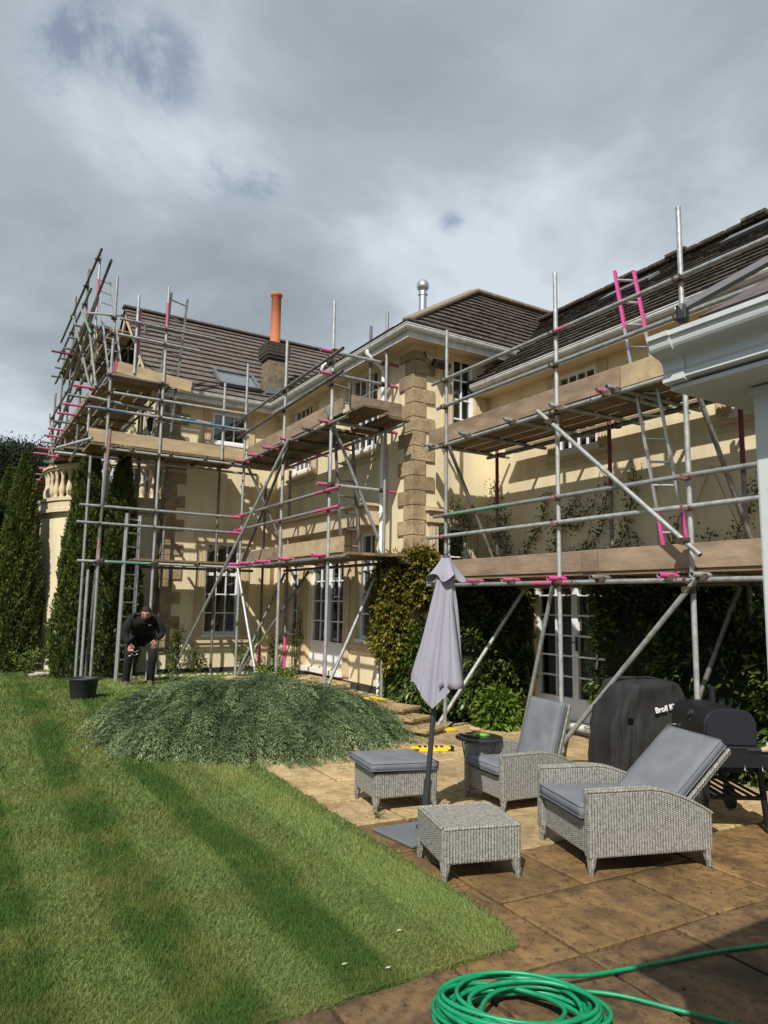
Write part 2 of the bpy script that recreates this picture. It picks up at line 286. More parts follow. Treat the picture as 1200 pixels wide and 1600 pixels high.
def lawnmat():
    m = bpy.data.materials.new('lawn'); m.use_nodes = True; t = m.node_tree; b = t.nodes['Principled BSDF']; b.inputs['Roughness'].default_value = .9; b.inputs['Specular IOR Level'].default_value = .15
    ge = N('ShaderNodeNewGeometry', t); sp = N('ShaderNodeSeparateXYZ', t); t.links.new(ge.outputs['Position'], sp.inputs[0])
    def mth(op, a, b_=None, c=None):
        n = N('ShaderNodeMath', t, operation=op)
        for i, v in enumerate((a, b_, c)):
            if v is None: continue
            if isinstance(v, (int, float)): n.inputs[i].default_value = v
            else: t.links.new(v, n.inputs[i])
        return n.outputs[0]
    nz = N('ShaderNodeTexNoise', t); nz.inputs['Scale'].default_value = .9; nz.inputs['Detail'].default_value = 3; t.links.new(ge.outputs['Position'], nz.inputs['Vector'])
    yy = mth('MULTIPLY_ADD', nz.outputs[0], .22, sp.outputs[1])
    st = mth('SINE', mth('MULTIPLY_ADD', yy, 2*math.pi/.66, .43)); st = mth('MULTIPLY_ADD', st, 1.1, .5); st = mth('MAXIMUM', st, mth('MULTIPLY', mth('SUBTRACT', yy, 1.98), 5.)); st = mth('MINIMUM', mth('MAXIMUM', st, 0.), 1.)
    n2 = N('ShaderNodeTexNoise', t); n2.inputs['Scale'].default_value = 1.6; n2.inputs['Detail'].default_value = 8; n2.inputs['Roughness'].default_value = .65; t.links.new(ge.outputs['Position'], n2.inputs['Vector'])
    n3 = N('ShaderNodeTexNoise', t); n3.inputs['Scale'].default_value = 60; n3.inputs['Detail'].default_value = 4; t.links.new(ge.outputs['Position'], n3.inputs['Vector'])
    mi = N('ShaderNodeMix', t, data_type='RGBA'); mi.inputs[6].default_value = (.043, .086, .016, 1); mi.inputs[7].default_value = (.140, .193, .055, 1); t.links.new(st, mi.inputs[0])
    mr = N('ShaderNodeMapRange', t); mr.inputs[1].default_value = .48; mr.inputs[2].default_value = .74; mr.inputs[4].default_value = .7; t.links.new(n2.outputs[0], mr.inputs[0])
    m2 = N('ShaderNodeMix', t, data_type='RGBA'); m2.inputs[7].default_value = (.20, .175, .055, 1); t.links.new(mr.outputs[0], m2.inputs[0]); t.links.new(mi.outputs[2], m2.inputs[6])
    s = N('ShaderNodeVectorMath', t, operation='SCALE'); t.links.new(m2.outputs[2], s.inputs[0])
    mr3 = N('ShaderNodeMapRange', t); mr3.inputs[1].default_value = .3; mr3.inputs[2].default_value = .7; mr3.inputs[3].default_value = .65; mr3.inputs[4].default_value = 1.35; t.links.new(n3.outputs[0], mr3.inputs[0]); t.links.new(mr3.outputs[0], s.inputs['Scale'])
    at = N('ShaderNodeAttribute', t, attribute_name='var'); f2 = mth('MULTIPLY_ADD', at.outputs['Fac'], .9, .75)
    s2 = N('ShaderNodeVectorMath', t, operation='SCALE'); t.links.new(s.outputs[0], s2.inputs[0]); t.links.new(f2, s2.inputs['Scale'])
    t.links.new(s2.outputs[0], b.inputs['Base Color'])
    bu = N('ShaderNodeBump', t); bu.inputs['Strength'].default_value = .6; bu.inputs['Distance'].default_value = .03; t.links.new(n3.outputs[0], bu.inputs['Height']); t.links.new(bu.outputs[0], b.inputs['Normal'])
    return m
m_lawn = lawnmat()
def wickermat():
    m = bpy.data.materials.new('grey_wicker'); m.use_nodes = True; t = m.node_tree; b = t.nodes['Principled BSDF']; b.inputs['Roughness'].default_value = .65
    tc = N('ShaderNodeTexCoord', t); sp = N('ShaderNodeSeparateXYZ', t); t.links.new(tc.outputs['Object'], sp.inputs[0]); ns = N('ShaderNodeSeparateXYZ', t); t.links.new(tc.outputs['Normal'], ns.inputs[0])
    def mth(op, a, b_=None, c=None):
        n = N('ShaderNodeMath', t, operation=op)
        for i, v in enumerate((a, b_, c)):
            if v is None: continue
            if isinstance(v, (int, float)): n.inputs[i].default_value = v
            else: t.links.new(v, n.inputs[i])
        return n.outputs[0]
    ax = mth('GREATER_THAN', mth('ABSOLUTE', ns.outputs[0]), .6); az = mth('GREATER_THAN', mth('ABSOLUTE', ns.outputs[2]), .6)
    def pick(fac, a, b_): return mth('ADD', mth('MULTIPLY', fac, a), mth('MULTIPLY', mth('SUBTRACT', 1., fac), b_))
    uu = pick(ax, sp.outputs[1], sp.outputs[0]); vv = pick(az, sp.outputs[1], sp.outputs[2])
    U = mth('DIVIDE', uu, .0185); V = mth('DIVIDE', vv, .0062)
    fl = mth('FLOOR', U); ph = mth('MULTIPLY', mth('MODULO', fl, 2.), math.pi)
    su = mth('ABSOLUTE', mth('SINE', mth('MULTIPLY', U, math.pi)))
    sv = mth('SINE', mth('ADD', mth('MULTIPLY', V, math.pi), ph)); sv2 = mth('MULTIPLY_ADD', sv, .5, .5)
    h = mth('MULTIPLY', mth('POWER', su, .6), mth('MULTIPLY_ADD', sv2, .38, .62))
    nz = N('ShaderNodeTexNoise', t); nz.inputs['Scale'].default_value = 55; nz.inputs['Detail'].default_value = 3; t.links.new(tc.outputs['Object'], nz.inputs['Vector'])
    fac = mth('ADD', mth('MULTIPLY', h, .8), mth('MULTIPLY', mth('SUBTRACT', nz.outputs[0], .5), 1.3))
    cr_ = N('ShaderNodeValToRGB', t); ramp(cr_, [(.05, (.085, .082, .070)), (.42, (.235, .232, .205)), (.85, (.38, .375, .345))]); t.links.new(fac, cr_.inputs[0]); t.links.new(cr_.outputs[0], b.inputs['Base Color'])
    bu = N('ShaderNodeBump', t); bu.inputs['Strength'].default_value = .7; bu.inputs['Distance'].default_value = .006; t.links.new(h, bu.inputs['Height']); t.links.new(bu.outputs[0], b.inputs['Normal'])
    return m
m_wick = wickermat()
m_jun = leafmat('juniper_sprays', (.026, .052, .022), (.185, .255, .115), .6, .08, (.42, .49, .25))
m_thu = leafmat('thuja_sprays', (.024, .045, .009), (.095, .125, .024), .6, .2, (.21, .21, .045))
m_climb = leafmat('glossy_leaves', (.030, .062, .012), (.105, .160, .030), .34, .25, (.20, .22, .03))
m_climb_lit = leafmat('sunlit_climber_leaves', (.06, .075, .010), (.24, .20, .028), .32, .3, (.40, .32, .06))  # sunlit part of the climber, its light put into a yellower leaf colour
m_vine = leafmat('vine_leaves', (.04, .08, .014), (.13, .18, .03), .5, .25)
m_small = leafmat('garden_leaves', (.04, .09, .02), (.14, .22, .05), .5, .25, (.45, .40, .05))
m_far = leafmat('far_pine_needles', (.012, .024, .012), (.040, .062, .030), .7, .1)

# ---------------------------------------------------------------- ground
XT, YC, XL, YL, YR = -8.22, 5.475, -13.12, 3.25, 6.855
GZ = .24
def g(x):
    t = min(max((-x-6.9)/3.4, 0), 1); return GZ*t*t*(3-2*t)
gnp = lambda x: GZ*(lambda t: t*t*(3-2*t))(np.clip((-x-6.9)/3.4, 0, 1))
yedge = lambda x: (2.49-.05*(x+2.68) if x > -7.5 else 2.73)+.009*math.sin(x*23)+.008*math.sin(x*9.3+1)+.005*math.sin(x*61)-(.10*(1-(-2.68-x)/.28)**2 if x > -2.96 else 0)
MB().box((-900, -900, -.3), (900, 900, -.06)).build('ground', m_soil)['kind'] = 'structure'
def sheet(name, xs, ylo, yhi, ny, m, zoff=0):
    vs = []; fs = []
    for i, x in enumerate(xs):
        a, b = ylo(x), yhi(x)
        for j in range(ny+1):
            y = a+(b-a)*(j/ny); vs.append((x, y, g(x)+.012+zoff+(.004*math.sin(x*3.1)*math.cos(y*2.3))))
    n = ny+1
    for i in range(len(xs)-1):
        for j in range(ny): fs.append((i*n+j, i*n+j+1, (i+1)*n+j+1, (i+1)*n+j))
    return MB().add(vs, fs, True), n
lw = MB()
xs = [-300, -150, -80, -50, -30]+list(np.linspace(-22, -7.5, 30))+list(np.linspace(-7.2, -2.7, 180))
s1, _ = sheet('lawn', xs, lambda x: -60, yedge, 40, m_lawn); lw.add(s1.v, s1.f, True)
s2, _ = sheet('lawn', [v for v in xs if v <= -7.4], yedge, lambda x: 4.15, 5, m_lawn); lw.add(s2.v, s2.f, True)
s3, _ = sheet('lawn', [v for v in xs if v <= -12.3]+[-12.3], lambda x: 4.15, lambda x: 60, 12, m_lawn); lw.add(s3.v, s3.f, True)
lw.prism([(-2.7, -40, -.05), (-2.7, yedge(-2.7), -.05), (-2.7, yedge(-2.7), .018), (-2.7, -40, .018)], (.02, 0, 0))
lawn = lw.build('lawn', m_lawn); tag(lawn, kind='structure')
# turf edge skirt
sk = MB(); ex = np.linspace(-7.6, -2.68, 60)
for a, b in zip(ex[:-1], ex[1:]): sk.quad((a, yedge(a)+.004, -.05), (b, yedge(b)+.004, -.05), (b, yedge(b)-.004, g(b)+.018), (a, yedge(a)-.004, g(a)+.018))
sk.build('turf_edge', m_soil)['kind'] = 'structure'

# grass blades
def grass(n, xr, yr, dmin, dmax, h0, w0, name='grass'):
    X = []; Y = []
    tot = 0
    while tot < n:
        # sample distance with density falling away from the viewer, angle across the lawn
        d = dmin*(dmax/dmin)**rng.random(n); a = rng.uniform(R_(118), R_(215), n)
        x = d*np.cos(a); y = d*np.sin(a)
        ye = np.where(x > -7.5, 2.49-.05*(x+2.68), 2.73)+.009*np.sin(x*23)+.008*np.sin(x*9.3+1)-np.where(x > -2.96, .10*(1-(-2.68-x)/.28)**2, 0)+rng.normal(.004, .014, n)
        k = (x < -2.69+.012*np.sin(y*19)+rng.normal(0, .015, n)) & ((y < ye) | ((x < -7.6) & (y < 4.1)))
        X.append(x[k]); Y.append(y[k]); tot += k.sum()
    x = np.concatenate(X)[:n]; y = np.concatenate(Y)[:n]; d = np.hypot(x, y)
    z = gnp(x); sc_ = np.clip(d/4.0, .75, 3.2)
    h = h0*rng.uniform(.55, 1.25, n)*sc_**.35; wd = w0*sc_*rng.uniform(.7, 1.3, n)
    th = rng.uniform(0, 2*np.pi, n); lean = rng.normal(0, .5, (n, 2))*h[:, None]
    st = np.sign(np.sin(y*2*np.pi/.66+1.475))  # mowing direction
    lean[:, 0] += st*h*.35
    ux, uy = np.cos(th)*wd/2, np.sin(th)*wd/2
    V = np.empty((n, 3, 3)); V[:, 0] = np.stack([x-ux, y-uy, z+.008], 1); V[:, 1] = np.stack([x+ux, y+uy, z+.008], 1)
    V[:, 2] = np.stack([x+lean[:, 0], y+lean[:, 1], z+h+.01], 1)
    v = rng.random(n); cl = .5+.5*np.sin(x*7.3+np.sin(y*5.1)*2)*np.cos(y*8.9+x*3.3); v = v*.65+cl*.35; h_ = h; at = np.repeat(v, 3)*.8; at[2::3] += .28
    return fast(name, V.reshape(-1, 3), np.arange(3*n).reshape(-1, 3), m_lawn, None, at)
tag(grass(480000, 0, 0, 2.4, 15, .029, .0040), 'short mown green grass covering the striped lawn', 'grass', kind='stuff')

# patio slabs : random coursed sandstone, each slab an object
tag(MB().box((-12.4, 1.0, -.058), (8, 9, -.022)).build('patio_bedding', m_soil), kind='structure')
tag(MB().box((-2.66, -6, -.056), (8, 1.0, -.023)).build('patio_bedding', m_soil), kind='structure')
patio = bpy.data.objects.new('patio', None); COL.objects.link(patio); W[patio] = Vector((0, 0, 0)); tag(patio, kind='structure')
# slab cells on a .30 m module, filled greedily
mod = .305; gx0, gy0 = -8.9, 0.2; NX, NY = 36, 24; occ = [[0]*NY for _ in range(NX)]; slabs = []
opts = [(3, 2), (2, 2), (2, 3), (2, 1), (1, 2), (1, 1)]
for i in range(NX):
    for j in range(NY):
        if occ[i][j]: continue
        o_ = opts[:]; random.shuffle(o_); o_ = sorted(o_, key=lambda s: -(s[0]*s[1])*.6+random.random()*3)
        for a, b in o_:
            if i+a <= NX and j+b <= NY and all(not occ[i+p][j+q] for p in range(a) for q in range(b)):
                for p in range(a):
                    for q in range(b): occ[i+p][j+q] = 1
                slabs.append((gx0+i*mod, gy0+j*mod, a*mod, b*mod)); break
def slab_mesh(a, b):
    m_ = MB(); n = 5; j = .012
    x0, x1, y0, y1 = -a/2+j, a/2-j, -b/2+j, b/2-j
    top = []
    per = [(x0+(x1-x0)*k/n, y0) for k in range(n)]+[(x1, y0+(y1-y0)*k/n) for k in range(n)]+[(x1-(x1-x0)*k/n, y1) for k in range(n)]+[(x0, y1-(y1-y0)*k/n) for k in range(n)]
    per = [(x+random.uniform(-.004, .004), y+random.uniform(-.004, .004)) for x, y in per]; k = len(per)
    m_.add([(x, y, -.03) for x, y in per]+[(x, y, -.007) for x, y in per]+[(x*.975, y*.975, random.uniform(-.0015, .0015)) for x, y in per],
           [(i, (i+1) % k, k+(i+1) % k, k+i) for i in range(k)]+[(k+i, k+(i+1) % k, 2*k+(i+1) % k, 2*k+i) for i in range(k)]+[tuple(range(2*k, 3*k))])
    return m_
cache = {}
yaw = R_(-2.9); cs, sn = math.cos(yaw), math.sin(yaw)
# the front part is damp and darker, tone picked by depth from the camera
wet = {}
for x, y, a, b in slabs:
    cx, cy = x+a/2, y+b/2
    wx = -2.7+(cx+2.7)*cs-(cy-2.5)*sn; wy = 2.5+(cx+2.7)*sn+(cy-2.5)*cs
    if wx+a*.5 < -2.7 and wy+b*.55 < yedge(wx): continue
    if wx < -8.0 and wy < 4.6: pass
    if wy > YR+.1 or wx < -8.8 or wx > 1.5 or (wx < -7.9 and wy > 4.4): continue
    depth = -wx*.8545+wy*.5195+random.uniform(-.50, .50)
    mm = m_slabd if depth < 3.8 else (m_slabw if depth < 5.35 else m_slab)
    key = (round(a, 2), round(b, 2), mm.name, random.randint(0, 2))
    if key not in cache:
        o = slab_mesh(a, b).build('paving_slab', mm, patio, cxyz=(0, 0, 0)); cache[key] = o; o.matrix_parent_inverse = Matrix.Identity(4)
    else:
        o = cache[key].copy(); COL.objects.link(o)
    o.location = (wx, wy, random.uniform(-.002, .002)); o.rotation_euler = (random.gauss(0, .002), random.gauss(0, .002), yaw)
# terrace + steps (path up to the garden doors)
ter = thing('terrace', (-10, 4.9, GZ), 'raised sandstone terrace with steps below the garden doors', 'terrace')
MB().box((-12.3, 4.15, -.05), (-8.35, YC-.002, GZ-.03)).build('terrace_base', m_soil, ter)
x = -12.3; k = 0
while x < -8.45:
    a = random.choice((.45, .6, .75)); a = min(a, -8.35-x); y = 4.15
    while y < YC-.05:
        b = min(random.choice((.45, .6)), YC-.01-y); MB().box((x+.006, y+.006, GZ-.03), (x+a-.006, y+b-.006, GZ+.012)).build('paving_slab', m_slab, ter, bevel=.006); y += b
    x += a
MB().box((-11.3, 5.0, GZ+.013), (-9.9, YC-.002, GZ+.1)).build('door_step', m_slab, ter, bevel=.015)
sdir = Vector((.93, .37, 0)).normalized(); sn_ = Vector((sdir.y, -sdir.x, 0))
for i, (c, z) in enumerate([((-8.42, 5.02), .245), ((-8.12, 4.98), .165), ((-7.78, 4.95), .083)]):
    c = Vector((*c, z))
    MB().obox(c-Vector((0, 0, .02)), sdir*.62, sn_*.22, (0, 0, .02)).build('step_tread', m_slab, ter, bevel=.006)
    MB().obox(c-Vector((0, 0, .065))-sn_*.025, sdir*.6, sn_*.19, (0, 0, .025)).build('step_riser', m_quoin, ter)

# ---------------------------------------------------------------- house
house = thing('house', (-11, 7, 0), 'large cream rendered house with stone quoins and brown tiled roofs', 'house')
class Fr:      # wall frame: u along wall, n outward
    def __init__(s, axis, c, sgn): s.a, s.c, s.g = axis, c, sgn
    def p(s, u, z, n): return (u, s.c+s.g*n, z) if s.a == 'x' else (s.c+s.g*n, u, z)
    def box(s, mb, u0, u1, z0, z1, n0, n1): return mb.box(s.p(u0, z0, n0), s.p(u1, z1, n1))
FC = Fr('x', YC, -1); FR = Fr('x', YR, -1); FL = Fr('y', XL, 1); FT = Fr('y', XT, 1); FG = Fr('x', YL, -1)
def wall(fr, u0, u1, z0, z1, ops, top=None):
    mb = MB(); us = sorted({u0, u1, *[o[0] for o in ops], *[o[1] for o in ops]}); zs = sorted({z0, z1, *[o[2] for o in ops], *[o[3] for o in ops]})
    for a, b in zip(us[:-1], us[1:]):
        for c, d in zip(zs[:-1], zs[1:]):
            if any(o[0] <= a and b <= o[1] and o[2] <= c and d <= o[3] for o in ops): continue
            mb.quad(fr.p(a, c, 0), fr.p(b, c, 0), fr.p(b, d, 0), fr.p(a, d, 0))
    for a, b, c, d in ops:
        for q in ([(a, c), (a, d)], [(b, c), (b, d)], [(a, c), (b, c)], [(a, d), (b, d)]):
            mb.quad(fr.p(*q[0], 0), fr.p(*q[1], 0), fr.p(*q[1], -.14), fr.p(*q[0], -.14))
    if top: mb.quad(*top)
    return mb.build('wall', m_stucco, house)
pane_cache = {}
def window(fr, u0, u1, z0, z1, cols, rows, transom=None, sill=True, curtain=False, door=0, name='window', m=None, dep=.06):
    m = m or m_white; fw_ = .05
    mb = MB(); n0, n1 = -dep-.05, -dep+.01
    fr.box(mb, u0, u0+fw_, z0, z1, n0, n1); fr.box(mb, u1-fw_, u1, z0, z1, n0, n1)
    fr.box(mb, u0+fw_, u1-fw_, z1-fw_, z1, n0, n1-.002); fr.box(mb, u0+fw_, u1-fw_, z0, z0+max(fw_, door), n0, n1-.002)
    w_ = mb.build(name, m, house, bevel=.004)
    gu0, gu1, gz0, gz1 = u0+fw_, u1-fw_, z0+max(fw_, door), z1-fw_
    zones = [(gz0, gz1, rows)]
    if transom:
        tz, r2_ = transom; zones = [(gz0, tz-.03, rows), (tz+.03, gz1, r2_)]
        mb = MB(); fr.box(mb, gu0, gu1, tz-.03, tz+.03, n0+.004, n1-.004); mb.build('transom', m, w_)
    bars = MB(); du = (gu1-gu0)/cols
    for a, b, rr in zones:
        dz = (b-a)/rr
        for i in range(1, cols): fr.box(bars, gu0+i*du-.011, gu0+i*du+.011, a, b, -dep-.028, -dep-.006)
        for j in range(1, rr): fr.box(bars, gu0, gu1, a+j*dz-.011, a+j*dz+.011, -dep-.029, -dep-.007)
        for i in range(cols):
            for j in range(rr):
                key = (fr.a, round(du, 3), round(dz, 3)); c = Vector(fr.p(gu0+(i+.5)*du, a+(j+.5)*dz, -dep-.032))
                if key not in pane_cache:
                    q = MB(); e = .001; p_ = [fr.p(gu0+i*du+e, a+j*dz+e, -dep-.032), fr.p(gu0+(i+1)*du-e, a+j*dz+e, -dep-.032), fr.p(gu0+(i+1)*du-e, a+(j+1)*dz-e, -dep-.032), fr.p(gu0+i*du+e, a+(j+1)*dz-e, -dep-.032)]
                    q.quad(*p_); pane_cache[key] = q.build('pane', m_glass, w_)
                else: copy(pane_cache[key], c, w_)
    if bars.v: bars.build('glazing_bars', m, w_)
    if sill:
        mb = MB(); fr.box(mb, u0-.03, u1+.03, z0-.05, z0-.001, -.02, .035); mb.build('sill', m, w_, bevel=.004)
    # room behind
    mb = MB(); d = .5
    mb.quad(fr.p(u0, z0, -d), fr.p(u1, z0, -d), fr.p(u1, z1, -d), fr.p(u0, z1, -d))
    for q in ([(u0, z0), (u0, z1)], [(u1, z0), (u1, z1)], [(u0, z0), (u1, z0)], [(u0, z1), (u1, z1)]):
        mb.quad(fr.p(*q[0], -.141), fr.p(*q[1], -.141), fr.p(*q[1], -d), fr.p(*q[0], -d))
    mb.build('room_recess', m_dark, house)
    if curtain:
        mb = MB(); a, b = curtain; n = 14; uu = [a+(b-a)*i/n for i in range(n+1)]
        for i in range(n): mb.quad(fr.p(uu[i], z0, -.2-.03*(i % 2)), fr.p(uu[i+1], z0, -.2-.03*((i+1) % 2)), fr.p(uu[i+1], z1, -.2-.03*((i+1) % 2)), fr.p(uu[i], z1, -.2-.03*(i % 2)))
        mb.build('curtain', m_curtain, house)
    return w_
def surround(fr, u0, u1, z0, z1, head=True, sillb=True, hw=.2, pw=.17):
    for a in (u0-pw, u1+.0):
        mb = MB(); fr.box(mb, a, a+pw, z0, z1, 0, .03)
        for k in range(3): fr.box(mb, a+.02+k*.05, a+.05+k*.05, z0+.02, z1-.05, .03, .04)
        mb.build('pilaster', m_trim, house)
    if head:
        mb = MB(); k = 1 if hw > .15 else .35; fr.box(mb, u0-pw-.05*k, u1+pw+.05*k, z1, z1+hw, 0, .05+.02*k); fr.box(mb, u0-pw-.08*k, u1+pw+.08*k, z1+hw, z1+hw+.035, 0, .06+.06*k); mb.build('lintel', m_trim, house, bevel=.006)
    if sillb:
        mb = MB(); fr.box(mb, u0-pw-.04, u1+pw+.04, z0-.11, z0-.055, 0, .06); fr.box(mb, u0-pw, u1+pw, z0-.19, z0-.11, 0, .03); mb.build('sill_band', m_trim, house, bevel=.005)
EZ, RZ = 5.40, 4.83
# centre wall (faces the lawn)
cw = [(-9.75, -9.2, 1.03, 2.68), (-11.52, -10.2, .50, 2.68), (-12.42, -11.95, 1.03, 2.68), (-10.10, -9.2, 4.02, 5.28), (-12.42, -11.55, 4.02, 5.28)]
wall(FC, XL, XT, 0, EZ, cw)
window(FC, *cw[0], 2, 3, transom=(2.12, 1)); window(FC, *cw[2], 2, 3, transom=(2.12, 1))
window(FC, -11.52, -10.86, .50, 2.68, 2, 5, door=.42, name='garden_door', m=m_door, sill=False); window(FC, -10.86, -10.2, .50, 2.68, 2, 5, door=.42, name='garden_door', m=m_door, sill=False)
window(FC, *cw[3], 4, 4, curtain=(-10.1, -9.8), dep=.02); window(FC, *cw[4], 4, 4, dep=.02)
surround(FC, -9.75, -9.2, 1.0, 2.72, head=False); surround(FC, -12.42, -11.95, 1.0, 2.72, head=False)
for a in (-11.75, -10.17): mb = MB(); FC.box(mb, a, a+.2, .42, 2.72, 0, .035); FC.box(mb, a+.03, a+.08, .44, 2.6, .035, .045); FC.box(mb, a+.12, a+.17, .44, 2.6, .035, .045); mb.build('pilaster', m_trim, house)
mb = MB(); FC.box(mb, -12.65, -9.0, 2.74, 3.02, 0, .30); FC.box(mb, -12.7, -8.95, 3.02, 3.06, 0, .36); mb.build('entablature', m_trim, house, bevel=.008)
mb = MB(); FC.box(mb, -12.68, -8.97, 3.06, 3.075, 0, .33); mb.build('lead_capping', m_lead, house)
for a, b in ((-10.1, -9.2), (-12.42, -11.55)): surround(FC, a, b, 3.98, 5.28, head=False, hw=.1)
mb = MB(); FC.box(mb, -11.58, -10.15, .40, .47, 0, .10); mb.build('threshold', m_white, house)
# tower side wall
tw = [(6.15, 6.56, 4.0, 5.30)]
wall(FT, YC, 10.5, 0, EZ, tw+[(5.85, 6.5, 1.05, 2.72)])
window(FT, *tw[0], 2, 4, transom=(4.66, 2)) if 0 else window(FT, 6.15, 6.56, 4.0, 5.30, 2, 4, curtain=(6.35, 6.56), dep=.02)
surround(FT, 6.15, 6.56, 3.95, 5.30, hw=.09, sillb=False, pw=.16)
window(FT, 5.85, 6.5, 1.05, 2.72, 2, 4); surround(FT, 5.85, 6.5, 1.0, 2.74, hw=.16, sillb=False, pw=.1)
# right wall
rw = [(-6.76, -6.05, 3.62, 4.69), (-4.25, -3.35, 3.62, 4.69), (-7.26, -5.88, .14, 2.04), (-4.0, -3.2, .9, 2.04)]
wall(FR, XT, 1.5, 0, RZ, rw)
window(FR, *rw[0], 4, 3, dep=.0); window(FR, *rw[1], 4, 3, dep=.0)
surround(FR, *rw[0], head=False); surround(FR, *rw[1], head=False)
window(FR, -7.26, -6.57, .14, 2.04, 2, 6, door=.28, name='french_door', m=m_door, sill=False, curtain=(-7.2, -6.6)); window(FR, -6.57, -5.88, .14, 2.04, 2, 6, door=.28, name='french_door', m=m_door, sill=False, curtain=(-6.57, -6.35))
window(FR, *rw[3], 2, 3)
mb = MB(); FR.box(mb, -7.34, -5.8, .06, .135, -.02, .12); mb.build('threshold', m_white, house)
mb = MB(); FR.box(mb, -6.545, -6.515, 1.02, 1.2, -.05, -.03); mb.tube(FR.p(-6.53, 1.13, -.03), FR.p(-6.53, 1.13, .01), .008); mb.tube(FR.p(-6.53, 1.13, .01), FR.p(-6.63, 1.13, .01), .008); mb.build('door_handle', m_rust, house)
# left wing walls
lwn = [(4.06, 4.74, .95, 2.68), (4.06, 4.76, 4.62, 5.22)]
wall(FL, YL, YC, 0, EZ, lwn)
window(FL, *lwn[0], 3, 3, transom=(2.08, 1), curtain=(4.45, 4.72)); surround(FL, *lwn[0][:2], .9, 2.68, hw=.2, pw=.18)
window(FL, *lwn[1], 3, 2, dep=.02); surround(FL, 4.06, 4.76, 4.55, 5.22, hw=.08, sillb=False)
gx = -15.8; gz = 7.72
wall(FG, -18.5, XL, 0, EZ, [(-15.9, -14.5, 3.5, 5.2)], top=[(-18.5, YL, EZ), (XL, YL, EZ), (gx, YL, gz)])
window(FG, -15.9, -14.5, 3.5, 5.2, 4, 3, sill=False)
MB().quad((-18.5, YL, 0), (-18.5, 12, 0), (-18.5, 12, EZ), (-18.5, YL, EZ)).build('wall', m_stucco, house)
MB().quad((-18.5, 12, 0), (1.5, 12, 0), (1.5, 12, RZ), (-18.5, 12, RZ)).build('wall', m_stucco, house)
mb = MB(); FG.box(mb, -14.3, -14.05, 3.5, 5.2, 0, .05); FG.box(mb, -13.8, -13.6, 3.5, 5.2, 0, .05); mb.build('pilaster', m_trim, house)
# plinths
for fr, a, b, z in ((FC, XL+.02, XT-.0, .36), (FL, YL, YC-.02, .34), (FT, YC+.0, YR-.02, .3), (FR, XT+.02, -7.3, .12), (FR, -5.85, 1.5, .12)):
    mb = MB(); fr.box(mb, a, b, -.05, z, 0, .016); mb.build('plinth', m_plinth, house)
# quoins
def quoins(cx, cy, z0, z1, n):
    h = (z1-z0)/n
    for k in range(n):
        a = z0+k*h+.004; b = z0+(k+1)*h-.004; L1, L2 = (.36, .20) if k % 2 else (.2, .36)
        L1 += .0; q = MB(); t = .028
        # wraps the corner: leg along the -Y face (towards -X) and leg along the +X face (towards +Y)
        poly = [(cx+t, cy-t), (cx+t, cy+L2), (cx-.0, cy+L2), (cx-.0, cy+.0), (cx-L1, cy+.0), (cx-L1, cy-t)]
        q.prism([(x, y, a) for x, y in poly], (0, 0, b-a)); q.build('quoin_block', m_quoin, house, bevel=.007)
quoins(XT, YC, .62, 5.33, 22); quoins(XL, YL, .62, 3.95, 15); quoins(XL, YL, 4.0, 5.3, 6)
# roofs ----------------------------------------------------------------
def course_slope(roof, e0, e1, r0, r1, n, m, tw_=.32, lift=.030):
    """eave e0-e1, ridge r0-r1; each course of tiles is one part"""
    e0, e1, r0, r1 = map(Vector, (e0, e1, r0, r1)); nrm = (e1-e0).cross(r0-e0).normalized()
    if nrm.z < 0: nrm = -nrm
    MB().quad(e0-nrm*.03, e1-nrm*.03, r1-nrm*.03, r0-nrm*.03).build('roof_deck', m_under, roof)
    for k in range(n):
        a, b = k/n, min((k+1.12)/n, 1); A0, A1 = e0.lerp(r0, a), e1.lerp(r1, a); B0, B1 = e0.lerp(r0, b), e1.lerp(r1, b)
        L = (A1-A0).length; nt_ = max(2, int(L/tw_)); mb = MB(); off = .5*(k % 2)/nt_
        cuts = [0]+[i/nt_+off*0 for i in range(1, nt_)]+[1]
        for s, t in zip(cuts[:-1], cuts[1:]):
            j = random.uniform(-.004, .004); g_ = .004/L
            p0, p1, q1, q0 = A0.lerp(A1, s+g_), A0.lerp(A1, t-g_), B0.lerp(B1, t-g_), B0.lerp(B1, s+g_)
            d = (q0-p0).normalized()*j; p0 = p0+d; p1 = p1+d
            top = [p0+nrm*(lift+j), p1+nrm*(lift+j), q1+nrm*.004, q0+nrm*.004]; bot = [p0-nrm*.0, p1-nrm*.0]
            mb.add(top+bot, [(0, 1, 2, 3), (4, 5, 1, 0), (4, 0, 3), (5, 2, 1)])
        mb.build('tile_course', m, roof)
def run(name, prof, p, q, outv, m0=0, m1=0, m=None):
    """extrude an (outward, up) profile from p to q; m0/m1 mitre the ends (+1 outer corner, -1 inner corner)"""
    p, q, o_ = Vector(p), Vector(q), Vector(outv); d = (q-p).normalized(); n = len(prof); Z_ = Vector((0, 0, 1))
    A_ = [p+o_*a+Z_*b-d*a*m0 for a, b in prof]; B_ = [q+o_*a+Z_*b+d*a*m1 for a, b in prof]
    return MB().add(A_+B_, [tuple(reversed(range(n))), tuple(range(n, 2*n))]+[(i, (i+1) % n, n+(i+1) % n, n+i) for i in range(n)]).build(name, m or m_gutter, house)
GP = [(0, 0), (0, -.012), (-.008, -.018), (-.008, -.04), (-.03, -.075), (-.06, -.085), (-.086, -.08), (-.086, 0), (-.075, 0), (-.075, -.055), (-.015, -.055), (-.015, 0)]
